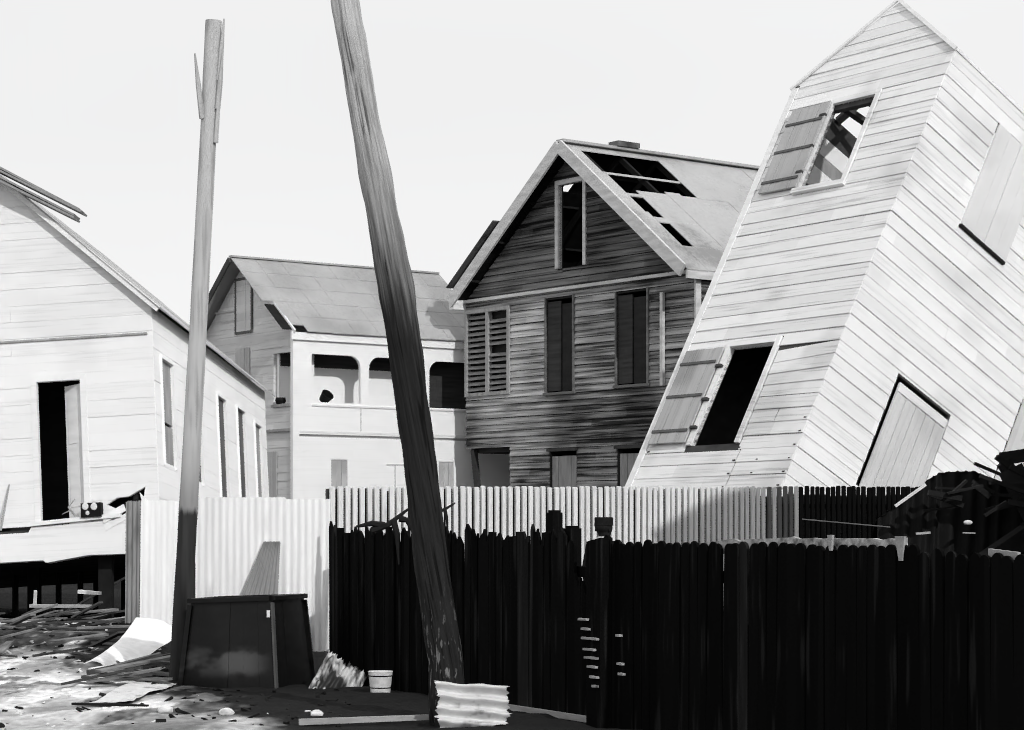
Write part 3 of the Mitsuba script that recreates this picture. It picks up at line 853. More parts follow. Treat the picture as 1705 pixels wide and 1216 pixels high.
# stripped sheets lying up on the roof edge
for i, (dz, dx) in enumerate(((.0, .0), (.07, -.03), (.14, .05), (.21, -.02))):
    add('loose_roof_sheet', RAI.put(beam([-3.2, -.2 + .12 * i, 5.55 + dz * 1.3], [-1.02 + dx, -.2 + .12 * i, 4.30 + dz], .34, .03)), 'grey_tin',
        ['lowest', 'second', 'third', 'topmost'][i] + ' of the four grey stripped sheets stacked on the left roof edge', 'roofing sheet', 'stripped sheets on the left roof')
cr = bx(-1.12, -.82, -.22, -.05, -.16, .06)
ck = key_of('broken_crate')
tag(ck, 'small dark broken crate on the white sill right of the open door', 'crate')
add(ck + '__side', RAI.put([bx(-1.10, -.84, -.20, -.18, -.15, .06), bx(-1.10, -.84, -.10, -.08, -.15, .06), bx(-1.12, -1.10, -.21, -.07, -.15, .06), bx(-.84, -.82, -.21, -.07, -.15, .06)]), 'black_scrap')
for q in ((-1.05, -.215, .01), (-.92, -.215, -.0), (-1.02, -.215, -.09)):
    m = trimesh.creation.icosphere(2, .05 if q[2] > -.05 else .03)
    m.apply_scale([1, .3, 1.1])
    m.apply_translation(q)
    add(ck + '__patch', RAI.put(m), 'pale_board', smooth=True)
add('stick', RAI.put(tube([[-2.32, -.25, -.28], [-2.22, -.06, .42]], [.02, .012], 6)), 'mid_board', 'thin grey stick leaning on the white wall left of the open door', 'stick')
add('branch', RAI.put([tube([[-1.2, -.12, -.15], [-1.32, -.14, .02], [-1.22, -.13, .14]], [.02, .015, .006], 5), tube([[-1.28, -.13, -.02], [-1.42, -.14, -.08]], [.012, .004], 5)]), 'mid_board', 'small twisted twig at the foot of the open doorway', 'twig')

# ------------------------------------------------------------------ corrugated fence (behind)
H = 'paling_fence'
tag(H, 'tall paling fence behind the black pickets, white at left and black at right', 'fence')
A0, dirc = np.array([-1.98, 23.58, 0]), np.array([.775, .632, 0])
FC = Frame(math.atan2(.632, .775), 0, 0, A0)
r = np.random.default_rng(31)
x = 0.0
while x < 9.9:
    w_ = .060 + r.normal(0, .004)
    top = 2.055 + .0105 * x + r.normal(0, .005)
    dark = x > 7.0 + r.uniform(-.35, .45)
    q = slab2(Polygon([(x, .05), (x + w_, .05), (x + w_, top - .012), (x + w_ - .014, top), (x + .014, top), (x, top - .012)]), 0, -.028)
    v = q.vertices
    v[:, 1] = -v[:, 1] + r.normal(0, .002)
    v[:, 0] += r.normal(0, .002) * v[:, 2]
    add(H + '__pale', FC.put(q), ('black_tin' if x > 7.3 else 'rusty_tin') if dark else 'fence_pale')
    x += .100 + r.normal(0, .003)
x = 0.0
while x < 9.8:
    add(H + '__backing_board', FC.put(bx(x, x + .195, .075, .095, .05, (2.03 if x < 6.6 else 1.94) + .0105 * x + r.normal(0, .012))), 'dark_backing')  # dark boards added so the gaps between pales read black
    x += .2
for z in (.5, 1.86):
    add(H + '__rail', FC.put(bx(0, 10.0, .031, .074, z, z + .05)), 'black_scrap')
for px_ in np.arange(.1, 10.0, 2.1):
    add(H + '__post', FC.put(bx(px_, px_ + .1, .10, .2, -.1, 2.0)), 'raw_beam')

# ------------------------------------------------------------------ white sheet screens
H = 'sheet_screen'
tag(H, 'bright white corrugated screen between the slim pole and black pickets', 'screen')
FB = Frame(-.10, 0, 0, (-3.36, 22.95, 0))
for i in range(3):
    m = corrugated(.50, 1.628 - (.0 if i < 2 else .02), .076, .0045, 2, seed=60 + i, rag=.003, phase=i * 1.1)
    m.apply_translation([i * .475, -.004 * (i % 2), .30])
    add(H + '__sheet', FB.put(m), 'white_tin', smooth=True)
add(H + '__post', FB.put(bx(.7, .78, .03, .1, -.1, 1.8)), 'raw_beam')
H = 'tin_fence'
tag(H, 'white corrugated panel with one rusty strip standing left of the slim pole', 'fence')
FA = Frame(.12, 0, .01, (-4.98, 27.9, 0))
m = corrugated(.24, 1.58, .076, .014, 2, seed=70, rag=.008)
m.apply_translation([-.03, .0, .36])
q = add(H + '__sheet', Frame(-.5, 0, .01, (-5.0, 28.05, 0)).put(m), 'grey_tin', smooth=True)
tag(q, 'rusty grey strip')
m = corrugated(.56, 1.62, .076, .0045, 2, seed=71, rag=.004)
m.apply_translation([.17, .0, .33])
add(H + '__sheet', FA.put(m), 'white_tin', smooth=True)
add(H + '__post', FA.put(bx(.3, .4, .03, .12, -.1, 1.7)), 'raw_beam')
# grey cut sheet leaning on the screen
m = corrugated(.44, .72, .06, .008, 12, seed=75)
v = m.vertices
fr = np.clip(v[:, 2] / .75, 0, 1)
v[:, 0] = v[:, 0] * (1 - .62 * fr) + .29 * fr
v[:, 1] += -.12 + .10 * fr
add('leaning_sheet', FB.put(trimesh.Trimesh(v + [.47, -.03, .74], m.faces, process=False)), 'grey_tin', 'grey triangular corrugated sheet leaning on the white screen behind the black tank', 'sheet', smooth=True)

# ------------------------------------------------------------------ slim pole, thick pole
H = 'slim_pole'
tag(H, 'slim pale utility pole with splintered top and tarred foot', 'utility pole')
add(H + '__shaft', tube([[-3.48, 22.5, -.2], [-3.37, 22.5, 1.76], [-3.265, 22.5, 3.7], [-3.175, 22.5, 5.4], [-3.105, 22.5, 6.88]], [.102, .098, .092, .087, .083], 14, .010, 3, n=40), 'pole_wood', smooth=60)
for a, b, r in (((-3.215, 22.44, 5.85), (-3.285, 22.4, 6.52), .030), ((-3.055, 22.44, 5.95), (-3.00, 22.42, 6.52), .030), ((-3.075, 22.44, 5.60), (-3.03, 22.42, 6.16), .026),
                ((-3.045, 22.46, 6.25), (-2.99, 22.45, 6.89), .030)):
    c = (np.array(a) + b) / 2
    add(H + '__splinter', tube([a, c, np.array(b)], [r, r * .9, r * .3], 6, .006, 4), 'pole_wood')
H = 'thick_pole'
tag(H, 'thick dark leaning pole in front of the black picket fence', 'utility pole')
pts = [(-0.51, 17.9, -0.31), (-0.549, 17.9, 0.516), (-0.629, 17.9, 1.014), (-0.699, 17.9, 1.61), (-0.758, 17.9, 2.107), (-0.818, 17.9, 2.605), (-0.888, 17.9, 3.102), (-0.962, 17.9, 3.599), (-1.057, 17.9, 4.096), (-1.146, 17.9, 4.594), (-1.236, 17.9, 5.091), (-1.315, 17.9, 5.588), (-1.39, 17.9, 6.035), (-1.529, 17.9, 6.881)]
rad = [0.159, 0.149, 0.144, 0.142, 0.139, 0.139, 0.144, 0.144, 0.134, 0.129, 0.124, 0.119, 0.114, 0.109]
add(H + '__shaft', tube(pts, rad, 28, .040, 9, n=200), 'dark_foot_trunk', smooth=True)

# ------------------------------------------------------------------ near picket fence
H = 'picket_fence'
tag(H, 'tarred black picket fence with uneven tops across the right foreground', 'fence')
FD = np.array([.486, -.874, 0])
P0 = np.array([-1.90, 22.57, 0])
FF = Frame(math.atan2(-.874, .486), 0, 0, P0)
FL = 11.4
r = np.random.default_rng(77)
t, i = 0.0, 0
while t < FL:
    w_ = r.uniform(.105, .128)
    p = P0 + FD * (t + w_ / 2)
    gap = r.choice([.003, .005, .012, .018], p=[.5, .3, .12, .08]) if t < 5.6 else r.uniform(-.004, .0)
    low = 4.96 < t + w_ / 2 < 5.33
    if t < 4.88:
        h = 1.575 + r.normal(0, .03)
        kind = r.choice(['flat', 'point', 'snap'])
    elif t < 6.23:
        h = 1.52 + r.normal(0, .03)
        kind = 'round'
    else:
        h = 1.505 + r.normal(0, .006)
        kind = 'round'
    if t > 9.39:
        h -= .02 + r.uniform(0, .05)
    if low:
        h, kind = 1.20 + r.normal(0, .05), 'snap'
    if kind == 'round':
        top = [(w_ / 2 + w_ / 2 * math.cos(a), h - w_ * .6 + w_ * .6 * math.sin(a)) for a in np.linspace(0, math.pi, 9)]
        if t > 6.23:
            top = top[1:-1]
    elif kind == 'flat':
        top = [(w_, h + r.normal(0, .008)), (0, h)]
    elif kind == 'point':
        top = [(w_, h - .06), (w_ * r.uniform(.3, .7), h + .01), (0, h - .05)]
    else:
        top = [(w_, h - .02), (w_ * .7, h - .10), (w_ * .45, h - .03), (w_ * .2, h + .02), (0, h - .04)]
    poly = Polygon([(0, -.1), (w_, -.1)] + top)
    o = r.normal(0, .006)
    m = slab2(poly, .012, -.012)
    tilt = r.normal(0, .008)
    m.vertices = np.column_stack([m.vertices[:, 0] + t + tilt * m.vertices[:, 2], -m.vertices[:, 1] + o + r.normal(0, .004) * m.vertices[:, 2], m.vertices[:, 2]])
    add(H + '__picket', FF.put(m), 'tarred_wood')
    t += w_ + gap
    i += 1
for z in (.35, 1.2):
    add(H + '__rail', FF.put(bx(0, FL, .035, .09, z, z + .09)), 'tarred_wood')


for q, zt, hw_ in ((4.52, 1.745, .055), (4.82, 1.61, .07)):
    m = bx(q - hw_, q + hw_, .03, .13, -.1, zt)
    m = trimesh.util.concatenate([m, bx(q - hw_ * .7, q + hw_ * .7, .04, .12, zt, zt + .02)])
    add(H + '__post', FF.put(m), 'tarred_wood')
q = 5.45
k = key_of(H + '__post')
scene[k] = mikit.ply(FF.put([slab2(Polygon([(q - .10, -.1), (q + .12, -.1), (q + .12, 1.535), (q - .10, 1.50)]), .02, -.10)]), 'tarred_wood')
# pale weathered boards along the back of the right stretch
a, c, b = 6.869, 7.913, 9.278
tb_ = [(u, 1.545 - (.035 * max(0, (c - u) / (c - a)) if u < c else 0) + r.normal(0, .006)) for u in np.linspace(b, a, 30)]
add(H + '__rail', FF.put(slab2(Polygon([(a, 1.42), (b, 1.42)] + tb_), .022, .05)), 'flaked_board')
a, b = 10.1, 10.37
add(H + '__rail', FF.put([slab2(Polygon([(a, 1.44), (b, 1.42), (b, 1.47), (a, 1.49)]), .022, .05)]), 'mid_board')
for q, z0_, z1_, w_ in ((8.53, 1.46, 1.57, .03), (9.29, 1.40, 1.565, .05)):
    add(H + '__batten', FF.put([slab2(Polygon([(q - w_, z1_), (q + w_, z1_), (q + w_ * .5, z0_), (q - w_ * .2, z0_)]), -.032, -.014)]), 'mid_board')
for q, z, hw_ in [(np.float64(5.337), np.float64(0.859), np.float64(0.066)), (np.float64(5.375), np.float64(0.781), np.float64(0.056)), (np.float64(5.442), np.float64(0.705), np.float64(0.121)), (np.float64(5.432), np.float64(0.615), np.float64(0.084)), (np.float64(5.461), np.float64(0.548), np.float64(0.093)), (np.float64(5.48), np.float64(0.475), np.float64(0.065)), (np.float64(5.508), np.float64(0.392), np.float64(0.056)), (np.float64(5.522), np.float64(0.319), np.float64(0.033)), (np.float64(5.891), np.float64(0.75), np.float64(0.032)), (np.float64(5.914), np.float64(0.524), np.float64(0.036)), (np.float64(5.932), np.float64(0.443), np.float64(0.036))]:
    add(H + '__lath', FF.put(bx(q - hw_, q + hw_, -.135, -.105, z - .009, z + .009)), 'plank_grey')  # short pale bars set on the front of the pickets
# board along the foot
add(H + '__foot_board', FF.put(bx(3.83, 5.51, -.06, -.02, .0, .05)), 'mid_board')

# ------------------------------------------------------------------ person between the fences
import manifold3d as m3


def chain(bones, detail=.022, rounds=8):
    parts = []
    for (a, ra), (b, rb) in bones:
        sa, sb = m3.Manifold.sphere(ra, 20).translate(list(a)), m3.Manifold.sphere(rb, 20).translate(list(b))
        parts.append(m3.Manifold.batch_hull([sa, sb]))
    m = parts[0]
    for q in parts[1:]:
        m = m + q
    m = m.refine_to_length(detail).to_mesh()
    t = trimesh.Trimesh(m.vert_properties[:, :3], m.tri_verts, process=True)
    return trimesh.smoothing.filter_taubin(t, iterations=rounds)


H = 'person'
tag(H, 'person in dark suit and flat-topped hat with white collar standing behind the black pickets', 'person')
FP = Frame(2.5, 0, 0, (1.035, 24.4, .0))
bones = []
for s_ in (-1, 1):
    hip, kn, an, toe = (s_ * .095, 0, .88), (s_ * .11, -.02, .48), (s_ * .12, .02, .08), (s_ * .14, -.16, .04)
    bones += [((hip, .10), (kn, .066)), ((kn, .066), (an, .045)), ((an, .045), (toe, .036))]
    sh, el, wr = (s_ * .175, .0, 1.39), (s_ * .235, .03, 1.10), (s_ * .225, -.06, .86)
    bones += [(((0, 0, 1.36), .10), (sh, .062)), ((sh, .062), (el, .047)), ((el, .047), (wr, .036))]
    bones += [(((s_ * .07, 0, .92), .105), ((s_ * .085, 0, 1.26), .115)), (((s_ * .085, 0, 1.26), .115), ((s_ * .06, 0, 1.38), .09))]
bones += [(((-.06, 0, .92), .11), ((.06, 0, .92), .11)), (((0, 0, 1.38), .07), ((0, -.005, 1.50), .055))]
add(H + '__body', FP.put(chain(bones)), 'suit_cloth', smooth=True)
head = chain([(((0, .012, 1.615), .082), ((0, -.02, 1.60), .076)), (((0, -.02, 1.60), .076), ((0, -.045, 1.535), .045)), (((0, 0, 1.49), .05), ((0, .0, 1.57), .062)),
              (((0, -.095, 1.60), .010), ((0, -.108, 1.575), .014)), (((-.078, .01, 1.60), .014), ((-.082, .015, 1.57), .010)), (((.078, .01, 1.60), .014), ((.082, .015, 1.57), .010)),
              (((-.03, -.088, 1.615), .012), ((-.026, -.090, 1.614), .010)), (((.03, -.088, 1.615), .012), ((.026, -.090, 1.614), .010)), (((-.02, -.088, 1.545), .010), ((.02, -.088, 1.545), .010))], .012, 4)
head.vertices[:, :2] *= 1.16
add(H + '__head', FP.put(head), 'dark_skin', smooth=True)
for s_ in (-1, 1):
    c = np.array([s_ * .225, -.065, .84])
    hb = [((c, .030), (c + [0, -.012, -.075], .034))]
    for q in range(4):
        b0 = c + [0, -.035 + .018 * q, -.085]
        L_ = (.062, .074, .070, .054)[q]
        hb += [((b0, .0095), (b0 + [-s_ * .008, -.004, -L_ * .55], .0088)), ((b0 + [-s_ * .008, -.004, -L_ * .55], .0088), (b0 + [-s_ * .028, -.006, -L_], .0075))]
    hb += [((c + [0, -.03, -.02], .012), (c + [-s_ * .02, -.055, -.065], .0095))]
    add(H + '__hand', FP.put(chain(hb, .006, 3)), 'dark_skin', smooth=True)
cl = trimesh.creation.revolve(np.array([[.060, 1.452], [.074, 1.455], [.070, 1.50], [.064, 1.502], [.060, 1.452]]), sections=28)
add(H + '__collar', FP.put(cl), 'white_trim', smooth=40)
ht = trimesh.creation.revolve(np.array([[0, 1.635], [.108, 1.625], [.112, 1.632], [.106, 1.640], [.106, 1.712], [.096, 1.722], [0, 1.722]]), sections=32)
add(H + '__hat', FP.put(ht), 'suit_cloth', smooth=35)

# ------------------------------------------------------------------ dark wreck on the right
H = 'wrecked_roof'
tag(H, 'black humped heap of fallen roofing behind the pickets at right edge', 'wreck')
prof = np.array([(3.72, 1.70), (3.90, 1.82), (4.06, 1.95), (4.23, 2.09), (4.35, 2.165), (4.55, 2.18), (4.72, 2.18), (4.86, 2.10), (4.98, 2.04), (5.25, 2.0), (5.6, 1.95)])
n_, m_ = 70, 14
s_ = np.linspace(0, 1, n_)
ps = np.linspace(0, 1, len(prof))
pxx, pzz = np.interp(s_, ps, prof[:, 0]), np.interp(s_, ps, prof[:, 1])
Yd = np.linspace(22.0, 24.2, m_)
P = np.zeros((n_, m_, 3))
for j in range(m_):
    f = j / (m_ - 1)
    P[:, j, 0] = pxx + .25 * f
    P[:, j, 1] = Yd[j] + .02 * np.sin(np.arange(n_) * 1.3)
    P[:, j, 2] = pzz - .5 * f ** 1.5 + .012 * np.sin(np.arange(n_) * 1.9)
add(H + '__sheet', grid_mesh(P), 'black_tin', smooth=True)
P2 = np.zeros((n_, 8, 3))
for j in range(8):
    f = j / 7
    P2[:, j, 0] = pxx - .10 * f
    P2[:, j, 1] = 22.0 - .5 * f + .04 * np.sin(np.arange(n_) * .9 + j)
    P2[:, j, 2] = np.maximum(pzz * (1 - f) + (-.05) * f + .02 * np.sin(np.arange(n_) * 1.7 + j * 2) * (0 < j), -.1)
add(H + '__sheet', grid_mesh(P2), 'black_tin', smooth=True)
rw = np.random.default_rng(41)
for i in range(22):
    c_ = np.array([rw.uniform(4.15, 5.5), rw.uniform(21.2, 21.75), 0])
    c_[2] = np.interp(c_[0], prof[:, 0], prof[:, 1]) + (rw.uniform(-.40, -.16) if c_[0] < 4.9 else rw.uniform(-.3, .10))
    d_ = np.array([math.cos(q_), 0, math.sin(q_)]) * rw.uniform(.10, .20 if c_[0] < 4.9 else .4) if (q_ := rw.normal(0, .5)) is not None else 0
    add(H + '__beam', beam(c_ - d_, c_ + d_, rw.uniform(.03, .08), rw.uniform(.02, .06)), 'black_scrap')
add(H + '__edge_strip', beam([3.88, 21.9, 1.825], [4.19, 21.9, 2.045], .02, .03), 'pale_board')
for a, b, w_, t_ in (((4.92, 21.8, 2.30), (5.6, 21.7, 2.40), .12, .13), ((4.86, 21.7, 2.32), (5.02, 21.72, 2.20), .05, .05), ((4.94, 21.75, 2.27), (5.30, 21.8, 1.75), .1, .13), ((5.0, 21.7, 2.2), (5.5, 21.6, 1.2), .12, .25),
                     ((4.6, 21.4, 1.2), (5.9, 21.9, 2.0), .15, .2)):
    add(H + '__beam', beam(a, b, w_, t_), 'black_scrap')
for a, b, w_ in (((3.98, 21.3, 1.55), (4.12, 21.3, 1.56), .022), ((4.42, 21.2, 1.56), (4.54, 21.2, 1.555), .012)):
    add(H + '__splinter', beam(a, b, .03, w_), 'mid_board')
m = trimesh.creation.icosphere(2, .055)
m.apply_scale([.8, .5, .45])
m.apply_translation([4.47, 21.2, 1.66])
add('bowl', m, 'enamel', 'small white bowl lying in the black wreckage above the pickets', 'bowl', smooth=True)
add('rod', tube([[2.75, 20.5, 1.69], [3.55, 20.3, 1.615]], [.006, .006], 6), 'dim_trim', 'thin pale rod lying level above the right pickets', 'rod')

# unseen house added beyond the right edge to shade the fence behind
H = 'unseen_shade_house'
tag(H, 'unseen boarded house added beyond the right edge to shade the back fence', 'house')
Q0, Q1 = np.array([5.21, 20.44, 0]), np.array([6.48, 22.83, 0])
dq = (Q1 - Q0) / np.linalg.norm(Q1 - Q0)
FQ = Frame(math.atan2(dq[1], dq[0]), 0, 0, Q0)
add(H + '__wall', FQ.put([bx(.0, 5.0, -4.2, -.1, -.1, 5.2)]), 'bare_wood_side')
add(H + '__roof', FQ.put([slope_piece((0, 0), (0, 0), 0, 0)]) if False else FQ.put(trimesh.Trimesh(np.array([[0, 0, 5.3], [5.1, 0, 5.3], [5.1, -2.1, 6.8], [0, -2.1, 6.8], [5.1, -4.3, 5.3], [0, -4.3, 5.3]]), np.array([[0, 1, 2], [0, 2, 3], [3, 2, 4], [3, 4, 5], [0, 3, 5], [1, 4, 2], [0, 5, 4], [0, 4, 1]]), process=False)), 'roof_tin')

# ------------------------------------------------------------------ vat, bucket, scraps, stones
H = 'water_tank'
tag(H, 'square black tarred tank with sloping sides at the foot of the slim pole', 'tank')
tops = np.array([[-3.27, 22.02, .845], [-2.42, 21.72, .885], [-2.16, 22.42, .885], [-3.02, 22.70, .85]])
mid_ = tops[:, :2].mean(0)
bots = np.column_stack([mid_ + (tops[:, :2] - mid_) * 1.19, np.full(4, -.08)])
for q in range(4):
    A, B, C, D = tops[q], tops[(q + 1) % 4], bots[(q + 1) % 4], bots[q]
    nrm = np.cross(B - A, D - A)
    nrm /= np.linalg.norm(nrm)
    if nrm[:2] @ (A[:2] - mid_) < 0:
        nrm = -nrm
    for i in range(6):
        f0, f1 = i / 6 + .001, (i + 1) / 6 - .001
        dz = rng.normal(0, .006)
        P4 = np.array([A + (B - A) * f0 + [0, 0, dz], A + (B - A) * f1 + [0, 0, dz], D + (C - D) * f1, D + (C - D) * f0]) + nrm * rng.normal(0, .003)
        v = np.vstack([P4, P4 - nrm * .04])
        f = [[0, 1, 2], [0, 2, 3], [4, 6, 5], [4, 7, 6]] + sum([[[i_, (i_ + 1) % 4, 4 + (i_ + 1) % 4], [i_, 4 + (i_ + 1) % 4, 4 + i_]] for i_ in range(4)], [])
        add(H + '__plank', trimesh.Trimesh(v, np.array(f), process=False), 'vat_tar')
    add(H + '__rim', beam(A + nrm * .012 + [0, 0, .015], B + nrm * .012 + [0, 0, .015], .07, .045), 'vat_tar')
    add(H + '__corner_strap', beam(A * .97 + D * .03 + nrm * .014, D + nrm * .014, .05, .02, up=nrm), 'shade_and_glint_grey' if q == 1 else 'vat_tar')  # one strap paler, painting in the corner highlight
wt = np.array([list(p) for p in tops])
wt[:, :2] = mid_ + (wt[:, :2] - mid_) * 1.05
wt[:, 2] = .62
add(H + '__water', trimesh.Trimesh(wt, np.array([[0, 1, 2], [0, 2, 3]]), process=False), 'black_scrap')
c = tops[1] * .84 + bots[1] * .16
add(H + '__lug', bx(c[0] - .045, c[0] - .015, c[1] - .05, c[1] - .02, c[2] - .02, c[2] + .05), 'pale_board')

H = 'bucket'
tag(H, 'small pale bucket standing by the foot of the black pickets', 'bucket')
b0 = trimesh.creation.revolve(np.array([[0, .0], [.095, 0], [.118, .20], [.122, .205], [.118, .21], [.112, .20], [.108, .17], [0, .165]]), sections=28)
b0.apply_translation([-1.275, 20.95, gh(-1.275, 20.95)])
add(H + '__body', b0, 'enamel', smooth=35)
m = trimesh.creation.cylinder(.106, .012, sections=28)
m.apply_translation([-1.275, 20.95, gh(-1.275, 20.95) + .186])
add(H + '__lid', m, 'white_trim')
for z in (.05, .165):
    rr = .095 + .023 * z / .2
    m = trimesh.creation.revolve(np.array([[rr, z - .006], [rr + .006, z], [rr, z + .006]]), sections=28)
    m.apply_translation([-1.275, 20.95, gh(-1.275, 20.95)])
    add(H + '__band', m, 'black_scrap')


def crumple(w, h, pitch, amp, seed, bend, nv=16):
    m = corrugated(w, h, pitch, amp, nv, seed=seed, rag=.012)
    v = m.vertices
    nz = meshkit.fbm(v * 5.0 + seed, 3, seed) - .5
    v[:, 1] += nz * bend
    v[:, 2] += (meshkit.noise(v * 4.0 + 9, seed) - .5) * bend * .6
    return m


# white corrugated scrap, ribs lying level, against the thick pole's foot
m = crumple(.42, .60, .105, .042, 5, .12)
v = m.vertices.copy()
v = np.column_stack([v[:, 2], v[:, 1], v[:, 0]])
cutp = v[:, 2] < .12
v[:, 0] = np.where(cutp, .12 + (v[:, 0] - .12) * (.45 + v[:, 2] / .12 * .55), v[:, 0])
fr = Frame(.12, -.35, .10, (-.64, 17.45, -.02))
add('corrugated_scrap', fr.put(trimesh.Trimesh(v, m.faces, process=False)), 'scrap_tin', 'white corrugated scrap with level ribs at the foot of the thick pole', 'scrap metal', smooth=True)
m = crumple(.46, .42, .085, .024, 8, .22)
fr = Frame(.25, -.55, .55, (-2.02, 21.55, .03))
add('corrugated_scrap', fr.put(m), 'scrap_dark', 'crumpled dark-and-white corrugated scrap between the tank and bucket', 'scrap metal', smooth=True)
# bent white sheet
s_ = np.linspace(0, 1, 18)
u_ = np.linspace(-.5, .5, 10)
ctr = np.stack([np.interp(s_, [0, .6, 1], [-4.70, -4.42, -4.28]), np.interp(s_, [0, .6, 1], [24.3, 25.4, 26.2]), .03 + .16 * s_ + .22 * s_ ** 2.5], 1)
P = np.zeros((18, 10, 3))
for a in range(18):
    wd = .26 + .36 * s_[a]
    P[a] = ctr[a] + np.outer(u_ * wd, [.93, -.12, -.25]) + np.outer(np.cos(u_ * 2.6) * .07 * (1 - .3 * s_[a]), [0, 0, 1]) + (meshkit.noise(np.stack([np.full(10, a * .35), u_ * 3, u_ * 0], 1), 2) - .5)[:, None] * [.03, .0, .05]
add('bent_sheet', grid_mesh(P), 'white_tin', 'bent white metal sheet sloping up to the corrugated panel', 'scrap metal', smooth=True)
# flat pale sheet
s_ = np.linspace(-.5, .5, 16)
X, Y = np.meshgrid(s_, s_, indexing='ij')
px2 = -3.62 + X * .42 * (1 + .15 * np.sin(Y * 7)) + .10 * Y
py2 = 20.7 + Y * 2.3 * (1 + .1 * np.sin(X * 9))
add('flat_sheet', grid_mesh(np.stack([px2, py2, height(px2, py2) + .03 + .02 * meshkit.noise(np.stack([px2 * 4, py2 * 2, px2 * 0], -1), 3)], -1)), 'scrap_tin', 'flat white scrap sheet lying on the mud in front of the tank', 'scrap metal', smooth=True)


def stone(c, r_, seed, m='stone_pale'):
    q = trimesh.creation.icosphere(3, 1.0)
    n_ = meshkit.fbm(q.vertices * 1.4 + seed * 7, 3, seed)
    q.vertices *= (r_ * (.75 + .5 * n_))[:, None] * np.array([1.15, 1.0, .75])
    q.apply_translation([c[0], c[1], gh(c[0], c[1]) + r_ * .35])
    return q


for (c, r_, lab) in (((-2.45, 18.55), .055, 'round pale stone on the bright ground in front of the tank'), ((-3.02, 18.85), .06, 'pale stone beside the flat white sheet, bottom left'),
                     ((-1.66, 18.4), .05, 'pointed pale stone on the mud below the crumpled scrap'), ((-4.2, 17.7), .04, 'dark stone at the bottom left corner of the lane')):
    add('stone', stone(c, r_, int(abs(c[0]) * 10)), 'black_scrap' if 'dark' in lab else 'stone_pale', lab, 'stone', smooth=True)

# planks and sticks of the wreckage on the left
def plank(a, b, w_, t_, m, lab, lift=.03):
    A = [a[0], a[1], gh(*a) + lift]
    B = [b[0], b[1], gh(*b) + lift + (a[2] if len(a) > 2 else 0)]
    add('plank', beam(A, B, w_, t_), m, lab, 'plank')


def plank3(A, B, w_, t_, m, lab):
    add('plank', beam(A, B, w_, t_, taper=.85), m, lab, 'plank')


plank3((-6.9, 31.0, .47), (-6.0, 30.8, .47), .1, .05, 'mid_board', 'thin grey rail lying level below the raised house')
plank3((-6.6, 29.6, .16), (-5.35, 30.0, .33), .28, .06, 'mid_board', 'broad grey board sloping up towards the corrugated panel')
plank3((-5.95, 28.9, .22), (-5.2, 28.6, .17), .07, .05, 'pale_board', 'narrow white stick pointing at the foot of the rusty strip')
plank3((-6.75, 30.6, .50), (-6.72, 30.5, .70), .05, .04, 'pale_board', 'short pale peg standing in the rubble below the raised house')
plank3((-6.9, 28.4, .25), (-6.55, 27.4, .10), .1, .04, 'mid_board', 'short grey board lying aslant at the left edge')
plank3((-4.6, 23.6, .05), (-4.1, 24.1, .12), .08, .04, 'pale_board', 'pale board end poking out beside the tank')
plank3((-4.55, 23.2, .05), (-3.75, 23.9, .2), .06, .05, 'raw_beam', 'dark stick slanting up against the tank')
plank3((-5.9, 29.5, .72), (-5.6, 29.4, .70), .1, .05, 'pale_board', 'white board end under the beam beside the rusty strip')
plank3((-1.75, 17.75, .02), (-.60, 17.9, .05), .04, .05, 'mid_board', 'long grey lath at the bottom edge left of the thick pole')
plank3((-7.3, 34, .1), (-5.8, 33.2, .9), .04, .03, 'mid_board', 'thin rod slanting in the dark space under the raised house')
plank3((-3.9, 19.2, .05), (-3.2, 19.0, .05), .05, .02, 'black_scrap', 'dark stick lying below the flat white sheet')
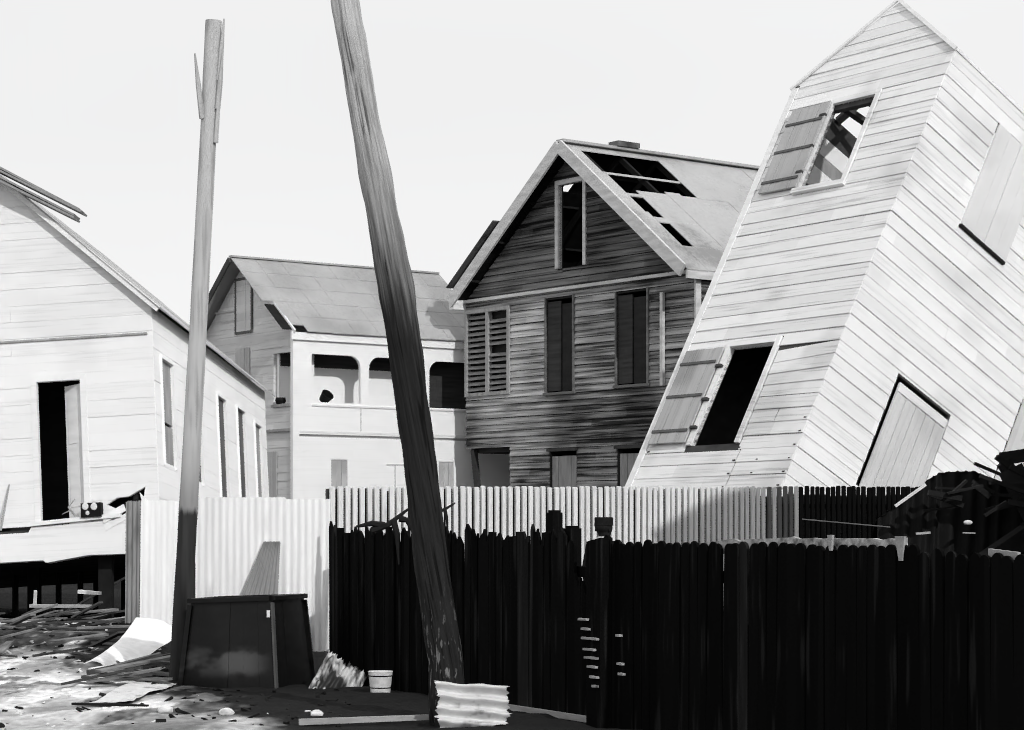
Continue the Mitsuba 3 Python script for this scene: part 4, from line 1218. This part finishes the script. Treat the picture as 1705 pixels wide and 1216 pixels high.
# rubble
r = np.random.default_rng(5)
bits = []
for i in range(420):
    if i < 300:
        x, y = r.uniform(-7.6, -3.6), r.uniform(23.2, 31.5)
    else:
        x, y = r.uniform(-4.6, -1.4), r.uniform(17.4, 21.5)
    s_ = r.uniform(.008, .034)
    q = trimesh.creation.box([s_ * r.uniform(.8, 4), s_ * r.uniform(.6, 1.5), s_ * r.uniform(.3, 1)])
    q.apply_transform(trimesh.transformations.euler_matrix(*r.uniform(-.5, .5, 2), r.uniform(0, 6)))
    q.apply_translation([x, y, gh(x, y) + s_ * .25])
    bits.append((q, r.random() if x < -2.9 or i < 300 else r.random() * .5))
add('rubble', [q for q, k in bits if k < .45], 'black_scrap', 'dark splinters and rubble scattered over the muddy ground', 'rubble', kind='stuff')
add('rubble', [q for q, k in bits if k >= .45], 'pale_board', 'pale chips and splinters scattered over the muddy ground', 'rubble', kind='stuff')

heap = []
for i in range(84):
    x, y = (r.uniform(-7.4, -4.6), r.uniform(25.0, 32.0)) if i < 68 else (r.uniform(-4.3, -3.5), r.uniform(21.6, 24.2))
    L_ = r.uniform(.25, 1.1)
    a = r.normal(0, .5)
    z = gh(x, y) + r.uniform(.01, .10)
    heap.append(beam([x - L_ / 2 * math.cos(a), y - L_ / 2 * math.sin(a), z], [x + L_ / 2 * math.cos(a), y + L_ / 2 * math.sin(a), z + r.normal(0, .10)], r.uniform(.04, .20), .025))
add('rubble', heap[::2], 'plank_dark', 'grey splintered laths heaped on the ground before the raised house', 'rubble', kind='stuff')
add('rubble', heap[1::2], 'raw_beam', 'dark splintered laths heaped on the ground before the raised house', 'rubble', kind='stuff')

# branches caught on the fence by the thick pole
def twigs(base, pts_list, rad):
    return [tube(np.array(base) + np.array(q), [rad, rad * .8, rad * .3][:len(q)], 6) for q in pts_list]


c = np.array([-1.22, 21.1, 1.60])
add('branch', twigs(c, [[(-.15, 0, -.02), (0, 0, .03), (.22, 0, .20)], [(.06, 0, .08), (.10, 0, -.05), (.12, -.02, -.35)], [(-.02, 0, .03), (-.15, 0, .05), (-.30, 0, .02)], [(.12, 0, .1), (.2, 0, .08), (.24, 0, -.02)]], .035), 'bark_black', 'broken dark branch caught on the pickets left of the thick pole', 'branch')
c = np.array([-.62, 19.9, 1.62])
add('branch', twigs(c, [[(-.1, 0, .12), (.0, 0, .16), (.10, 0, .22)], [(0, 0, .16), (.02, 0, .08), (.03, 0, -.05)]], .018), 'bark_black', 'thin dark twig sticking out right of the thick pole', 'branch')
